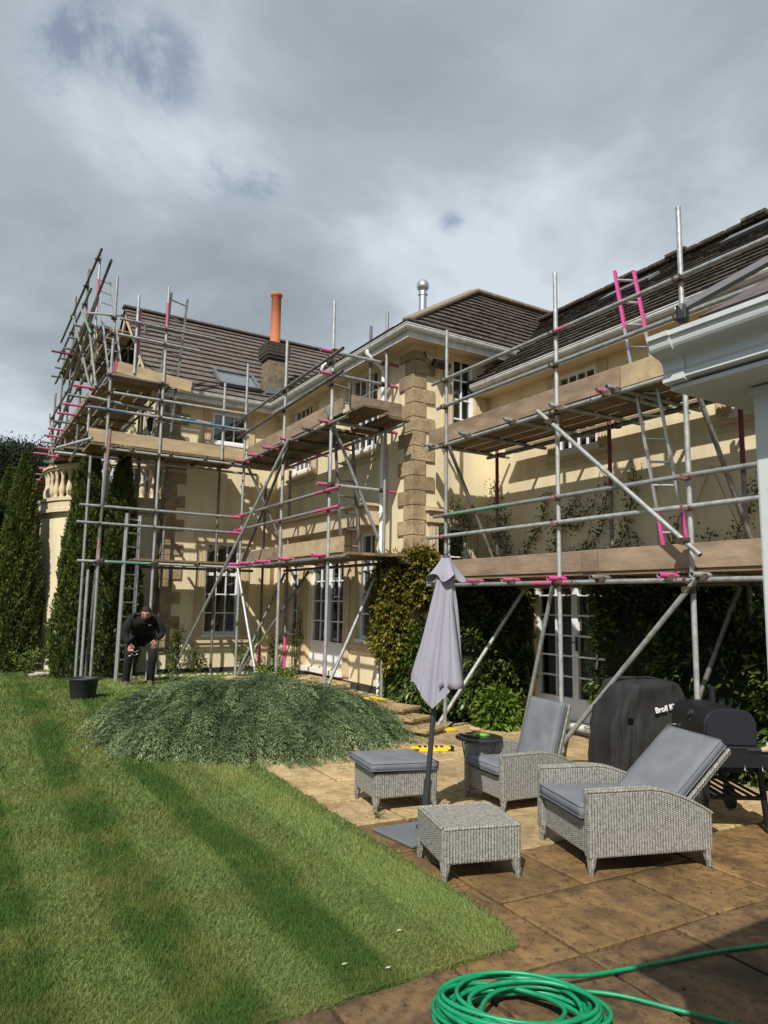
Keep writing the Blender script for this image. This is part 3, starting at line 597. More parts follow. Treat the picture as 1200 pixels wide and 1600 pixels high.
def eaves(p, q, outv, depth, m0=0, m1=0, corn=True):
    run('gutter', GP, p, q, outv, m0, m1)
    run('fascia', [(-.088, .02), (-.108, .02), (-.108, -.17), (-.088, -.17)], p, q, outv, m0, m1)
    run('soffit', [(-.109, -.138), (-.109, -.150), (-depth+.001, -.150), (-depth+.001, -.138)], p, q, outv, m0, m1, m_trim)
    if corn: run('cornice', [(-depth+.001, -.151), (-depth+.07, -.151), (-depth+.05, -.20), (-depth+.001, -.24)], p, q, outv, m0, m1, m_trim)
OV = .40; ez = 5.46
eaves((XL+OV, YC-OV, ez), (XT+OV, YC-OV, ez), (0, -1, 0), OV, -1, 1)
eaves((XT+OV, YC-OV, ez), (XT+OV, 7.4, ez), (1, 0, 0), OV, 1, 0)
eaves((XL+OV, 2.86, ez), (XL+OV, YC-OV, ez), (1, 0, 0), OV, 0, -1)
eaves((XT+.03, YR-OV, 4.885), (1.8, YR-OV, 4.885), (0, -1, 0), OV, corn=False)
def roofpart(p): return MB().box(Vector(p)-Vector((.02,)*3), Vector(p)+Vector((.02,)*3)).build('roof', m_under, house)
# left wing roof
r1 = roofpart((-15.8, 6, 7.6))
zr = 7.98; course_slope(r1, (XL+OV-.02, 2.78, ez), (XL+OV-.02, 12, ez), (gx, 2.78, zr), (gx, 12, zr), 16, m_tile, lift=.042)
course_slope(r1, (-18.9, 2.78, ez), (-18.9, 12, ez), (gx, 2.78, zr), (gx, 12, zr), 16, m_tile, lift=.042)
for k in range(22): MB().obox((gx, 2.95+k*.42, zr+.03), (.11, 0, 0), (0, .205, 0), (0, 0, .03)).build('ridge_tile', m_tile, r1, bevel=.02)
for s in (1, -1):
    e = XL+OV if s > 0 else -18.9
    mb = MB(); mb.beam((e, 2.84, ez-.17), (gx, 2.84, zr-.15), .04, .18); mb.build('barge_board', m_trim, r1)
# tower and centre roof
r2r = roofpart((-9.6, 9, 6.8)); TX, TZ, TY = -9.53, 7.14, 7.63
course_slope(r2r, (XT+OV-.02, YC-OV+.02, ez+.01), (XT+OV-.02, 12, ez+.01), (TX, TY, TZ), (TX, 12, TZ), 13, m_tiled, lift=.035)
course_slope(r2r, (-14.9, YC-OV+.02, ez+.01), (XT+OV-.02, YC-OV+.02, ez+.01), (-14.9, TY, TZ), (TX, TY, TZ), 13, m_tiled, lift=.035)
def hipline(a, b, n, m, roof):
    a, b = Vector(a), Vector(b); d = (b-a)/n; L = d.length; dn = d.normalized()
    side = dn.cross(Vector((0, 0, 1))).normalized(); upn = side.cross(dn)
    for k in range(n): MB().obox(a+d*(k+.5)+upn*.035, dn*L*.492, side*.10, upn*.035).build('ridge_tile', m, roof, bevel=.025)
hipline((XT+OV-.1, YC-OV+.1, ez+.05), (TX, TY, TZ+.02), 9, m_ridge, r2r); hipline((TX, TY, TZ+.02), (TX, 11.5, TZ+.02), 10, m_ridge, r2r)
# right roof
r3 = roofpart((-4, 9, 6)); RYr, RZr = 8.85, 6.73
course_slope(r3, (-10.2, YR-OV+.02, 4.90), (1.9, YR-OV+.02, 4.90), (-10.2, RYr, RZr), (1.9, RYr, RZr), 15, m_tiled, lift=.035)
course_slope(r3, (-10.2, 11.3, 4.90), (1.9, 11.3, 4.90), (-10.2, RYr, RZr), (1.9, RYr, RZr), 15, m_tiled, lift=.035)
hipline((-9.3, RYr, RZr+.01), (1.9, RYr, RZr+.01), 26, m_tiled, r3)
for x in (-7.1, -6.2, -5.0, -4.1): MB().obox((x, RYr-.03, RZr+.07), (.17, 0, 0), (0, .09, -.01), (0, .0, .022)).build('raised_vent_tile', m_tiled, r3)
for x, t in ((-6.6, .72), (-4.7, .78)): 
    y = 6.45+2.4*t; z = 4.9+1.83*t; MB().obox((x, y, z+.06), (.45, 0, 0), (0, .13, .09), (0, -.012, .016)).build('lead_slate', m_lead, r3)
MB().quad((XT+.01, YR-OV+.03, 4.93), (XT+.42, YR-OV+.03, 4.94), (XT+.42, YR+.45, 5.44), (XT+.01, YR+.45, 5.44)).build('lead_valley', m_lead, r3)
MB().obox((-7.95, 6.95, 5.20), (.16, 0, 0), (0, .32, .23), (0, -.2, .28)).build('loose_felt_patch', m_plinth, r3) if 0 else None
# gable cheek wall between tower and right roof, its shade put into a black sheet
MB().quad((XT+.003, YR-OV, 4.75), (XT+.003, YR+.5, 4.75), (XT+.003, YR+.5, 5.4), (XT+.003, YR-OV, 4.95)).build('shaded_cheek', m_plinth, house)
# skylight
k_ = (zr-ez)/(gx-(XL+OV)); sl_ = lambda x, y, o=0: Vector((x, y, ez+(x-(XL+OV))*k_+o))
sn2 = Vector((-k_, 0, 1)).normalized()
x0, x1, y0, y1 = -13.02, -13.52, 4.15, 4.95
mb = MB()
for a, b in ((sl_(x0, y0), sl_(x0, y1)), (sl_(x1, y0), sl_(x1, y1)), (sl_(x0, y0), sl_(x1, y0)), (sl_(x0, y1), sl_(x1, y1))): mb.beam(a+sn2*.08, b+sn2*.08, .06, .07, sn2)
sky_w = mb.build('roof_window', m_lead, house)
mb = MB(); mb.quad(*[p+sn2*.095 for p in (sl_(x0, y0), sl_(x0, y1), sl_(x1, y1), sl_(x1, y0))]); mb.build('pane', m_glass, sky_w)
mb = MB(); mb.quad(*[p+sn2*.05 for p in (sl_(x0, y0), sl_(x0, y1), sl_(x1, y1), sl_(x1, y0))]); mb.build('blind', m_curtain, sky_w)
# chimney
cx0, cy0 = -12.95, 5.10; s_ = .40
MB().box((cx0-s_, cy0, 5.5), (cx0, cy0+s_, 6.42)).build('chimney_stack', m_stack, house, bevel=.01)
ch = MB()
for k, (e, z) in enumerate(((.0, 6.42), (.03, 6.47), (.05, 6.53))): ch.box((cx0-s_-e, cy0-e, z), (cx0+e, cy0+s_+e, z+.06))
crown = ch.build('chimney_crown', m_brickd, house, bevel=.005)
for r in range(3):
    for k in range(4):
        for f_ in range(2):
            z = 6.595+r*.07; o = (r % 2)*.05
            if f_ == 0: MB().box((cx0-s_-.05+k*.125, cy0-.055-.004, z), (cx0-s_-.05+k*.125+.118, cy0+.0, z+.062)).build('brick', m_brickd, crown)
            else: MB().box((cx0-.0, cy0-.05+k*.125+.0, z), (cx0+.055, cy0-.05+k*.125+.118, z+.062)).build('brick', m_brickd, crown)
MB().box((cx0-s_-.04, cy0-.04, 6.59), (cx0+.04, cy0+s_+.04, 6.81)).build('chimney_core', m_brickd, house)
MB().lathe((cx0-s_/2, cy0+s_/2, 6.81), [(.125, 0), (.104, .02), (.100, 1.05), (.120, 1.065), (.125, 1.10), (.112, 1.13), (.09, 1.13), (.09, .7)], 20).build('chimney_pot', m_terra, house)
MB().quad((cx0+.02, cy0-.06, 5.72), (cx0+.02, cy0+s_+.06, 5.72), (cx0+.004, cy0+s_+.06, 5.88), (cx0+.004, cy0-.06, 5.88)).build('lead_apron', m_lead, house)
# flue
fx, fy, fz = -10.1, 6.9, 6.2
fl = MB().lathe((fx, fy, fz), [(.07, 0), (.07, .95)], 18).build('steel_flue', m_steel, house)
MB().lathe((fx, fy, fz+.95), [(.085, 0), (.085, .03), (.07, .04), (.07, .09), (.10, .12), (.115, .17), (.105, .23), (.06, .28), (.01, .29)], 18).build('flue_cowl', m_steel, fl)
def cat0(P, n=6):
    o = []
    for i in range(len(P)-1):
        p0, p1, p2, p3 = [Vector(P[min(max(j, 0), len(P)-1)]) for j in (i-1, i, i+1, i+2)]
        for k in range(n):
            t = k/n; o.append(.5*((2*p1)+(p2-p0)*t+(2*p0-5*p1+4*p2-p3)*t*t+(3*p1-p0-3*p2+p3)*t*t*t))
    return o+[Vector(P[-1])]
# soil vents
for x, y, z, h in ((-11.0, 5.35, 5.45, .38), (-12.2, 5.3, 5.42, .32)):
    pts = [(x, y, z-.1), (x, y, z+h*.7)] + ([(x+.02, y+.05, z+h*.95), (x+.05, y+.14, z+h), (x+.08, y+.2, z+h*.85)] if h > .35 else [])
    MB().path(cat0(pts), .032, 10).build('vent_pipe', m_gutter, house)
# downpipe by the tower corner
pts = [(-8.95, YC-.36, ez-.07), (-8.95, YC-.35, ez-.14), (-8.93, YC-.12, ez-.30), (-8.93, YC-.085, ez-.38), (-8.93, YC-.085, ez-.5), (-8.93, YC-.085, GZ+.02)]
dp = MB().path(cat0(pts), .034, 10).build('downpipe', m_white, house)
for z in (1.1, 2.9, 4.55): MB().lathe((-8.93, YC-.085, z), [(.043, 0), (.043, .05)], 12).build('pipe_collar', m_white, dp)
pts = [(-13.6, YL-.08, 5.3), (-13.6, YL-.08, 3.6)]; MB().path(pts, .036, 8).build('downpipe', m_white, house)
# security light
sl2 = MB(); sl2.obox((XT+.17, YC+.36, 5.05), (.075, 0, -.05), (0, .11, 0), (.028, 0, .042)); sl2.tube((XT, YC+.3, 5.1), (XT+.12, YC+.33, 5.08), .012); o = sl2.build('floodlight', m_blackmetal, house, bevel=.01)
MB().path([(XT+.03, YC+.1, 5.42), (XT+.04, YC+.12, 5.3), (XT+.04, YC+.2, 5.15), (XT+.06, YC+.3, 5.1)], .006, 6).build('cable', m_blackmetal, house)

# ---------------------------------------------------------------- curved bay with balustrade (part of the house)
bx, by, br = -15.3, 3.25, 1.85
def arc(mb, r0, r1, z0, z1, a0=180, a1=360, n=48):
    vs = []
    for i in range(n+1):
        t = R_(a0+(a1-a0)*i/n); c, s = math.cos(t), math.sin(t)
        vs += [(bx+r0*c, by+r0*s, z0), (bx+r1*c, by+r1*s, z0), (bx+r1*c, by+r1*s, z1), (bx+r0*c, by+r0*s, z1)]
    fs = [(4*i+k, 4*i+(k+1) % 4, 4*i+4+(k+1) % 4, 4*i+4+k) for i in range(n) for k in range(4)]
    mb.add(vs, fs, False); return mb
arc(MB(), br-.2, br, 0, 3.12).build('bay_wall', m_stucco, house)
mb = MB(); arc(mb, br-.2, br+.03, 3.12, 3.18); arc(mb, br-.2, br+.10, 3.18, 3.24); arc(mb, br-.2, br+.05, 3.24, 3.40); arc(mb, br-.22, br+.08, 3.40, 3.46); mb.build('bay_cornice', m_baystone, house)
mb = MB(); arc(mb, br-.17, br+.03, 4.06, 4.10); arc(mb, br-.14, br+.0, 4.02, 4.06); mb.build('coping', m_baystone, house)
mb = MB(); arc(mb, 0, br-.2, 3.36, 3.38); mb.build('balcony_floor', m_slab, house)
bal = None
for k in range(27):
    t = R_(184+k*6.6); p = Vector((bx+(br-.07)*math.cos(t), by+(br-.07)*math.sin(t), 3.46))
    if bal is None:
        bm_ = MB(); bm_.lathe((0, 0, 0), [(.055, 0), (.055, .03), (.035, .05), (.05, .10), (.062, .16), (.055, .22), (.032, .31), (.026, .38), (.036, .42), (.028, .44), (.05, .50), (.055, .53), (.055, .56)], 12)
        bal = bm_.build('baluster', m_baystone, house, cxyz=(0, 0, 0)); bal.matrix_parent_inverse = Matrix.Translation(-W[house]); bal.location = p
    else: copy(bal, p, house)
# wall lantern on the left wing end
mb = MB(); mb.lathe((-13.5, YL-.25, 4.75), [(.02, 0), (.07, .03), (.09, .2), (.11, .21), (.04, .3), (.01, .34)], 6, False); mb.tube((-13.5, YL, 5.0), (-13.5, YL-.25, 5.09), .012); mb.build('wall_lantern', m_blackmetal, house)
mb = MB(); mb.lathe((-13.42, 2.2, 2.6), [(.03, 0), (.10, .12), (.12, .3), (.13, .32), (.03, .42)], 8, False); mb.tube((-13.6, 2.25, 2.95), (-13.42, 2.2, 3.0), .015); mb.build('wall_lantern', m_galv, house)

# ---------------------------------------------------------------- scaffolding
TR = .0242
class Scaf:
    def __init__(s, loc, label): s.r = thing('scaffold', loc, label, 'scaffolding'); s.c = None; s.cp = None
    def tube(s, name, p, q, m=None, ends=(), r=TR):
        o = MB().tube(p, q, r, 12, hollow=True).build(name, m or m_galv, s.r)
        p, q = Vector(p), Vector(q); d = (q-p).normalized(); L = (q-p).length
        for a, b, mm in ends:   # painted stretches, metres from p (negative: from q)
            a = a if a >= 0 else L+a; b = b if b > 0 else L+b
            MB().tube(p+d*a-d*.0006, p+d*b+d*.0006, r+.0012, 12, hollow=True).build('paint_band', mm, o)
        return o
    def fit(s, p, pink=False, rot=0):
        c = s.cp if pink else s.c
        if c is None:
            mb = MB(); mb.obox((0, -.012, 0), (.034, 0, 0), (0, .036, 0), (0, 0, .028)); mb.obox((.048, -.03, 0), (.02, 0, 0), (0, .012, 0), (0, 0, .012)); mb.obox((-.03, -.048, .0), (.012, 0, 0), (0, .016, 0), (0, 0, .02))
            mb.tube((.05, -.03, 0), (.05, -.075, 0), .008, 6); mb.tube((0, 0, -.03), (0, 0, .03), .034, 10)
            o = mb.build('coupler', m_pfit if pink else m_fit, s.r, cxyz=(0, 0, 0)); o.matrix_parent_inverse = Matrix.Translation(-W[s.r]); o.location = p; o.rotation_euler = (0, 0, rot)
            if pink: s.cp = o
            else: s.c = o
        else: copy(c, p, s.r, rot=(0, 0, rot+random.uniform(-.2, .2)))
    def plank(s, name, p, q, w_, h_, m, upv=(0, 0, 1)): return MB().beam(p, q, w_, h_, upv).build(name, m, s.r, bevel=.004)
PB = lambda a, b: (a, b, m_pink)
# --- right scaffold
S1 = Scaf((-5.4, 5.5, 0), 'tall tube scaffold with long toe boards against the right wing above the french doors')
yo, yi = 5.5, 6.5; stx = [-7.46, -5.43, -3.85, -2.3]
for x in stx: S1.tube('standard', (x, yo, .01), (x, yo, 5.30))
for x, m in ((-7.6, m_maroon), (-5.58, m_maroon), (-3.95, m_maroon), (-2.3, m_galvd)):
    S1.tube('standard', (x, yi, .01), (x, yi, 2.9), m_galvd, ends=((.15, .6, m_maroon),) if x == -3.95 else ()); S1.tube('standard', (x, yi, 2.9), (x, yi, 3.8), m)
for i, (z, ext) in enumerate(((1.83, .45), (3.685, .35))):
    S1.tube('ledger', (-7.8, yo-.05, z), (-4.9 if i else -5.2, yo-.05, z+.004), m_galv, ends=() if i else ((2.0, 2.55, m_pink),)); S1.tube('ledger', (-4.88 if i else -5.18, yo-.05, z+.004), (-1.9, yo-.05, z))
    S1.tube('ledger', (-7.75, yi-.05, z), (-1.9, yi-.05, z), m_galvd)
    for x in stx: S1.fit((x, yo-.02, z)); S1.fit((x, yi-.02, z))
for z, xa, b in ((2.47, -7.8, None), (2.745, -7.66, m_green), (4.22, -7.6, None), (4.59, -7.72, None)):
    S1.tube('guard_rail', (xa, yo-.05, z), (-1.9, yo-.05, z+.005), m_galv, ends=((.25, 1.5, m_green),) if b else (((2.35, 2.5, m_pink),) if z == 4.59 else ()))
    for x in stx: S1.fit((x, yo-.02, z), pink=(z < 3))
for z, xs_ in ((1.875, [(-7.6, 0), (-6.77, 1), (-6.12, 1), (-5.40, 2), (-4.82, 0), (-4.04, 2), (-3.72, 0), (-2.9, 0), (-2.3, 1)]), (3.725, [(-7.7, 0), (-6.92, 0), (-6.08, 0), (-5.35, 0), (-4.70, 1), (-4.57, 0), (-3.9, 0), (-3.0, 0), (-2.3, 0)])):
    for x, c in xs_:
        S1.tube('transom', (x, 5.3, z), (x+random.uniform(-.03, .03), 6.79, z), m_galv, ends=((0, .28, m_hot if c == 2 else m_pink),) if c else ())
        S1.fit((x, 5.45, z-.02), rot=.5)
for z in (1.92, 3.77):
    for k in range(4):
        y = 5.64+k*.232
        for a, b in ((-7.82, -5.0), (-4.995, -1.9)): S1.plank('deck_board', (a+random.uniform(-.05, .0), y, z+.0), (b, y, z+random.uniform(-.003, .003)), .209, .038, m_deck)
    for a, b in ((-7.5, -5.0), (-4.99, -1.9)): S1.plank('deck_board', (a, 6.665, z), (b, 6.665, z), .2, .038, m_deck)
z = 1.94; S1.plank('toe_board', (-7.6, 5.535, z+.108), (-5.15, 5.535, z+.112), .035, .215, m_board); S1.plank('toe_board', (-5.13, 5.53, z+.112), (-4.93, 5.53, z+.112), .036, .22, m_board); S1.plank('toe_board', (-4.92, 5.535, z+.11), (-1.9, 5.535, z+.11), .035, .22, m_board)
z = 3.755; S1.plank('toe_board', (-7.9, 5.535, z+.11), (-4.6, 5.535, z+.115), .035, .222, m_board); S1.plank('toe_board', (-4.58, 5.535, z+.105), (-1.9, 5.535, z+.11), .035, .222, m_boardy)
S1.tube('brace', (-5.63, 5.40, 3.74), (-3.70, 5.40, 2.04)); S1.fit((-5.43, 5.42, 3.57)); S1.fit((-3.85, 5.42, 2.17))
S1.tube('brace', (-3.74, 5.44, 1.87), (-5.42, 5.38, .10)); S1.fit((-3.85, 5.46, 1.75))
S1.tube('brace', (-5.48, 5.46, 1.83), (-6.33, 5.75, .02)); S1.tube('brace', (-7.0, 6.45, 1.8), (-7.54, 5.42, .02)); S1.tube('brace', (-3.98, 6.4, 1.8), (-4.35, 6.0, .4), m_galvd)
S1.tube('brace', (-7.42, 5.5, 3.70), (-7.56, 6.5, 2.0), m_galvd); S1.tube('brace', (-3.83, 5.55, 3.72), (-3.86, 6.55, 2.0), m_galvd)
# sole pads
def pad(x, y, z, label, yel=True):
    o = MB().obox((x, y, z+.012), (.14, .02, 0), (-.02, .09, 0), (0, 0, .012)).build('sole_pad', m_yellow if yel else m_boardy, None, bevel=.005); tag(o, label, 'sole pad', 'pads under the scaffold poles'); return o
pad(-7.46, 5.5, 0, 'yellow plastic pad under the scaffold pole beside the leafy climber')
# --- centre scaffold (L shaped, also along the left wing side)
S2 = Scaf((-10.5, 4.4, GZ), 'l shaped tube scaffold with pink tips before the garden doors and left wing')
yo, yi, xo, xi = 4.4, 5.22, -12.17, -12.85
for x, t in ((-12.2, 5.98), (-10.38, 5.85), (-8.7, 5.90)): S2.tube('standard', (x, yo, GZ+.02), (x, yo, t))
S2.tube('standard', (-10.95, yo+.25, 3.5), (-10.95, yo+.25, 5.85), m_galv)
S2.tube('standard', (-8.57, yi, GZ+.03), (-8.57, yi, 5.90)); S2.tube('standard', (-9.05, yi, 4.35), (-9.05, yi, 5.83), m_galvd)
for x in (-10.35, -11.95): S2.tube('standard', (x, yi, GZ), (x, yi, 4.0), m_galvd, ends=((0, .72, m_hot),))
S2.tube('standard', (-12.85, 5.1, GZ), (-12.85, 5.1, 3.9), m_galvd, ends=((0, .5, m_hot),))
S2.tube('standard', (-12.84, 4.16, GZ), (-12.84, 4.16, 4.05), m_galvd)
for y, t in ((2.0, 7.05), (2.87, 7.08)): S2.tube('standard', (xo, y, GZ+.02), (xo, y, t), m_galv, ends=((t-.98, -.30, m_pink),) if y > 2.5 else ())
S2.tube('standard', (xo, 2.37, 5.4), (xo, 2.37, 6.80), m_galv); S2.tube('standard', (xo-.04, 2.42, 5.75), (xo-.04, 2.42, 6.55), m_pink)
S2.tube('standard', (xo, 3.97, 4.1), (xo, 3.97, 5.52), m_galv)
for y in (2.7, 3.2): S2.tube('standard', (-12.9, y, GZ), (-12.9, y, 5.3), m_galvd)
# centre face rails / ledgers
S2.tube('ledger', (-12.3, yo-.05, 2.175), (-8.05, yo-.05, 2.185), m_galvd); S2.tube('ledger', (-12.3, yo-.05, 4.10), (-8.15, yo-.05, 4.07), m_galv)
S2.tube('ledger', (-12.2, yi+.05, 2.15), (-8.0, yi+.05, 2.15), m_galvd); S2.tube('ledger', (-12.2, yi-.05, 4.05), (-8.0, yi-.05, 4.05), m_galv)
for z, e in ((3.11, .35), (2.85, .3)): S2.tube('guard_rail', (-12.4, yo-.05, z), (-8.3, yo-.05, z+.02), m_galv, ends=((.0, .55, m_hot), (-.75, -.0001, m_pink)))
for z in (4.60, 4.93): S2.tube('guard_rail', (-12.45, yo-.05, z), (-8.3, yo-.05, z+.14), m_galvd)
for z in (2.18, 2.85, 3.12, 4.08, 4.66, 4.98):
    for x in (-12.2, -10.38, -8.7): S2.fit((x, yo-.02, z), pink=(z in (2.85, 3.12)))
# end rails (run towards the house)
for z, p in ((5.13, 1), (4.80, 1), (3.21, 1), (4.1, 1)): S2.tube('end_rail', (-8.66, 4.18, z), (-8.66, 5.62 if z < 5 else 5.55, z), m_galv, ends=((0, .24, m_pink), (-.36, -.0001, m_pink))); S2.fit((-8.66, yi, z)); S2.fit((-8.62, yo, z))
# side face (left wing) ledgers, rails
for z, a, b, m, e in ((2.18, 1.67, 4.4, m_galv, ((.45, 1.2, m_green),)), (2.80, 1.62, 4.35, m_galv, ((-.2, -.0001, m_pink),)), (3.08, 1.65, 4.35, m_galv, ((-.2, -.0001, m_pink),)), (4.04, 2.0, 4.4, m_galv, ()), (4.70, 1.68, 4.45, m_galv, ((.0, .6, m_blue), (-1.25, -.35, m_blue))), (5.0, 2.05, 4.4, m_galv, ()),
                      (5.30, 2.0, 2.95, m_galvd, ()), (6.02, 2.05, 3.45, m_galv, ()), (6.30, 2.08, 3.72, m_galv, ())):
    S2.tube('guard_rail' if z not in (2.18, 4.04, 5.3) else 'ledger', (xo+.05, a, z), (xo+.05, b, z-.01), m, ends=e)
    for y in (2.0, 2.87): S2.fit((xo+.02, y, z))
S2.tube('guard_rail', (xo-.5, 1.75, 5.02), (xo-.5, 3.9, 4.85), m_galv)
S2.tube('ledger', (xi, 1.8, 2.15), (xi, 4.9, 2.15), m_galvd); S2.tube('ledger', (xi, 1.3, 4.02), (xi, 4.9, 4.02), m_galv)
S2.tube('transom', (-12.0, 1.55, 3.98), (-13.3, 1.6, 3.98)); S2.tube('transom', (-11.95, 1.75, 4.15), (-12.5, 1.3, 4.03), m_galv)
for y in (2.4, 3.05, 3.65, 4.15): S2.tube('transom', (-11.98, y, 4.06), (-12.98, y, 4.06), m_galvd); S2.fit((xo+.04, y, 4.06), rot=.6)
for y in (2.05, 2.9, 3.6): S2.tube('transom', (-11.98, y, 2.2), (-12.98, y, 2.2), m_galvd); S2.fit((xo+.04, y, 2.2))
# decks side
for k in range(4):
    x = -12.27-k*.21
    S2.plank('deck_board', (x, 1.75, 4.11), (x, 4.35, 4.11), .192, .038, m_deck, (0, 0, 1))
    if k < 3: S2.plank('deck_board', (x, 2.55, 2.24), (x, 4.35, 2.24), .192, .038, m_deck)
    S2.plank('deck_board', (x, 2.03, 5.35), (x, 2.95, 5.35), .192, .038, m_deck)
S2.plank('toe_board', (-12.19, 1.72, 4.255), (-12.19, 4.38, 4.235), .035, .215, m_boardy); S2.plank('toe_board', (-12.19, 2.10, 5.475), (-12.19, 3.36, 5.345), .035, .20, m_boardy); S2.plank('toe_board', (-12.6, 2.05, 5.47), (-12.19, 2.08, 5.48), .035, .2, m_pink)
# decks centre
for k in range(4):
    y = 4.53+k*.21
    S2.plank('deck_board', (-12.9, y, 2.235), (-8.15 if k < 3 else -8.0, y, 2.235), .192, .038, m_deck); S2.plank('deck_board', (-12.9, y, 4.15), (-9.15, y, 4.15), .192, .038, m_deck)
for k in range(2): S2.plank('deck_board', (-9.0, 4.62+k*.21, 4.22), (-8.0, 4.62+k*.21, 4.22), .192, .038, m_deck); S2.plank('deck_board', (-9.1, 5.04+k*.2, 4.15), (-8.1, 5.04+k*.2, 4.15), .195, .038, m_deck)
S2.plank('toe_board', (-10.32, 4.435, 2.365), (-8.32, 4.435, 2.365), .035, .215, m_boardy); S2.plank('toe_board', (-12.35, 4.435, 2.33), (-10.34, 4.435, 2.355), .035, .215, m_board)
S2.plank('toe_board', (-12.1, 4.435, 4.26), (-8.45, 4.435, 4.30), .035, .215, m_board)
S2.plank('toe_board', (-8.3, 4.50, 4.33), (-8.3, 5.32, 4.33), .03, .2, m_board)
for z, xs_ in ((2.225, [(-12.15, 1), (-11.6, 1), (-10.85, 2), (-9.9, 2), (-8.75, 2)]), (4.10, [(-12.1, 1), (-11.45, 1), (-10.75, 1), (-10.0, 1), (-9.2, 0)])):
    for x, c in xs_: S2.tube('transom', (x, 4.18, z), (x, 5.38, z), m_galvd, ends=((0, .3, m_hot if z < 3 else m_pink), (-.3, -.0001, m_pink)) if c else ()); S2.fit((x, 4.36, z-.02), rot=.5)
# braces
S2.tube('brace', (-9.95, 4.30, 4.10), (-13.05, 3.5, GZ)); S2.tube('brace', (-10.1, 4.38, 4.05), (-12.1, 4.38, 2.2), m_galvd)
S2.tube('brace', (-12.1, 4.33, 2.15), (-11.05, 4.33, .42)); S2.tube('brace', (-8.75, 4.33, 4.35), (-8.62, 5.16, 2.5), m_galv)
S2.tube('brace', (-8.72, 4.44, .42), (-8.62, 5.2, 2.12), m_galv); S2.tube('brace', (-12.15, 4.45, .3), (-11.0, 5.2, 2.1), m_galvd); S2.tube('brace', (-12.15, 4.42, .3), (-12.0, 5.2, 2.1), m_galvd)
S2.tube('brace', (-12.1, 4.45, 4.0), (-12.0, 5.2, 2.5), m_galvd)
pad(-8.62, 5.15, GZ+.014, 'yellow plastic pad under the last scaffold pole by the white downpipe'); pad(-9.3, 4.6, GZ+.014, 'yellow plastic pad behind the juniper at the foot of the garden door steps')
# three loose poles standing by the bucket, tied
S3 = None
def pole(p, q, label, m=None, ends=()):
    o = MB().tube(p, q, TR, 12, hollow=True).build('scaffold_pole', m or m_galv); tag(o, label, 'pole', 'loose poles standing by the bucket')
    for a, b, mm in ends:
        p_, q_ = Vector(p), Vector(q); d = (q_-p_).normalized(); MB().tube(p_+d*a, p_+d*b, TR+.0012, 12).build('paint_band', mm, o)
pole((-12.55, 1.83, GZ+.03), (-12.55, 1.83, 3.97), 'plain grey pole furthest left beside the tall conifer, its top just under the platform')
pole((-12.2, 1.86, GZ+.03), (-12.2, 1.86, 2.05), 'short grey pole directly behind the black bucket')
pole((-12.35, 1.95, GZ+.03), (-12.0, 2.02, 4.35), 'leaning pole with pink painted top behind the black bucket', m_galvd, ((3.5, 4.08, m_fade), (1.9, 2.3, m_fade)))
for x, y, l in ((-12.55, 1.83, 'wooden pad under the leftmost loose pole'), (-12.2, 1.9, 'wooden pad just behind the black bucket'), (-12.17, 2.05, 'wooden pad right of the black bucket'), (-12.17, 2.87, 'wooden pad under the pole behind the crouching man'), (-12.2, 4.4, 'wooden pad at the foot of the crossing tubes by the juniper')): pad(x, y, GZ, l, False)
# --- gable scaffold over the bay
S4 = Scaf((-15.5, 1.97, GZ), 'dense tube scaffold wrapped around the far left gable above the balustrade')
gs = [(-14.07, 8.25, 3.4), (-15.5, 8.55, 3.4), (-17.4, 8.65, GZ), (-18.9, 7.9, GZ), (-20.2, 7.0, GZ)]
for x, t, b in gs: S4.tube('standard', (x, 1.97, b), (x, 1.97, t), m_galvd if x < -15 else m_galv, ends=((4.1-.3, 4.1+.25, m_pink),) if x > -16 else ((4.5, 4.9, m_pink),))
for x in (-13.0, -14.7, -16.3, -17.9, -19.5): S4.tube('standard', (x, 3.02, 3.4 if x > -17 else GZ), (x, 3.02, 7.3 if x < -14 else 5.4), m_galvd)
for z, a, b, m in ((5.30, -21.0, -12.2, m_galvd), (5.9, -20.8, -13.0, m_galvd), (6.3, -20.6, -12.9, m_galvd), (7.2, -20.0, -14.9, m_galvd), (7.75, -19.8, -14.6, m_galvd), (8.15, -19.4, -13.6, m_galvd), (4.3, -20.6, -12.6, m_galv), (4.62, -21, -12.5, m_galvd)):
    S4.tube('ledger', (a, 1.92, z), (b, 1.92, z), m)
    for x, t, q in gs:
        if a < x < b and z < t: S4.fit((x, 1.95, z), rot=.4)
    if z in (5.3, 7.2): S4.tube('ledger', (a, 3.0, z), (b, 3.0, z), m_galvd)
for k in range(4):
    y = 2.1+k*.24
    for a, b in ((-20.8, -16.9), (-16.89, -12.98)): S4.plank('deck_board', (a, y, 5.36), (b, y, 5.36), .214, .038, m_deck)
    S4.plank('deck_board', (-19.5, y, 7.27), (-15.3, y, 7.27), .214, .038, m_deck)
    for a, b in ((-20.8, -16.9), (-16.89, -13.1)): S4.plank('deck_board', (a, 1.55+k*.0+k*.18, 4.18), (b, 1.55+k*.18, 4.18), .17, .038, m_deck)
S4.plank('toe_board', (-20.8, 1.97, 5.48), (-13.6, 1.99, 5.48), .035, .2, m_board); S4.plank('toe_board', (-19.3, 1.99, 7.39), (-15.2, 1.99, 7.39), .035, .2, m_board)
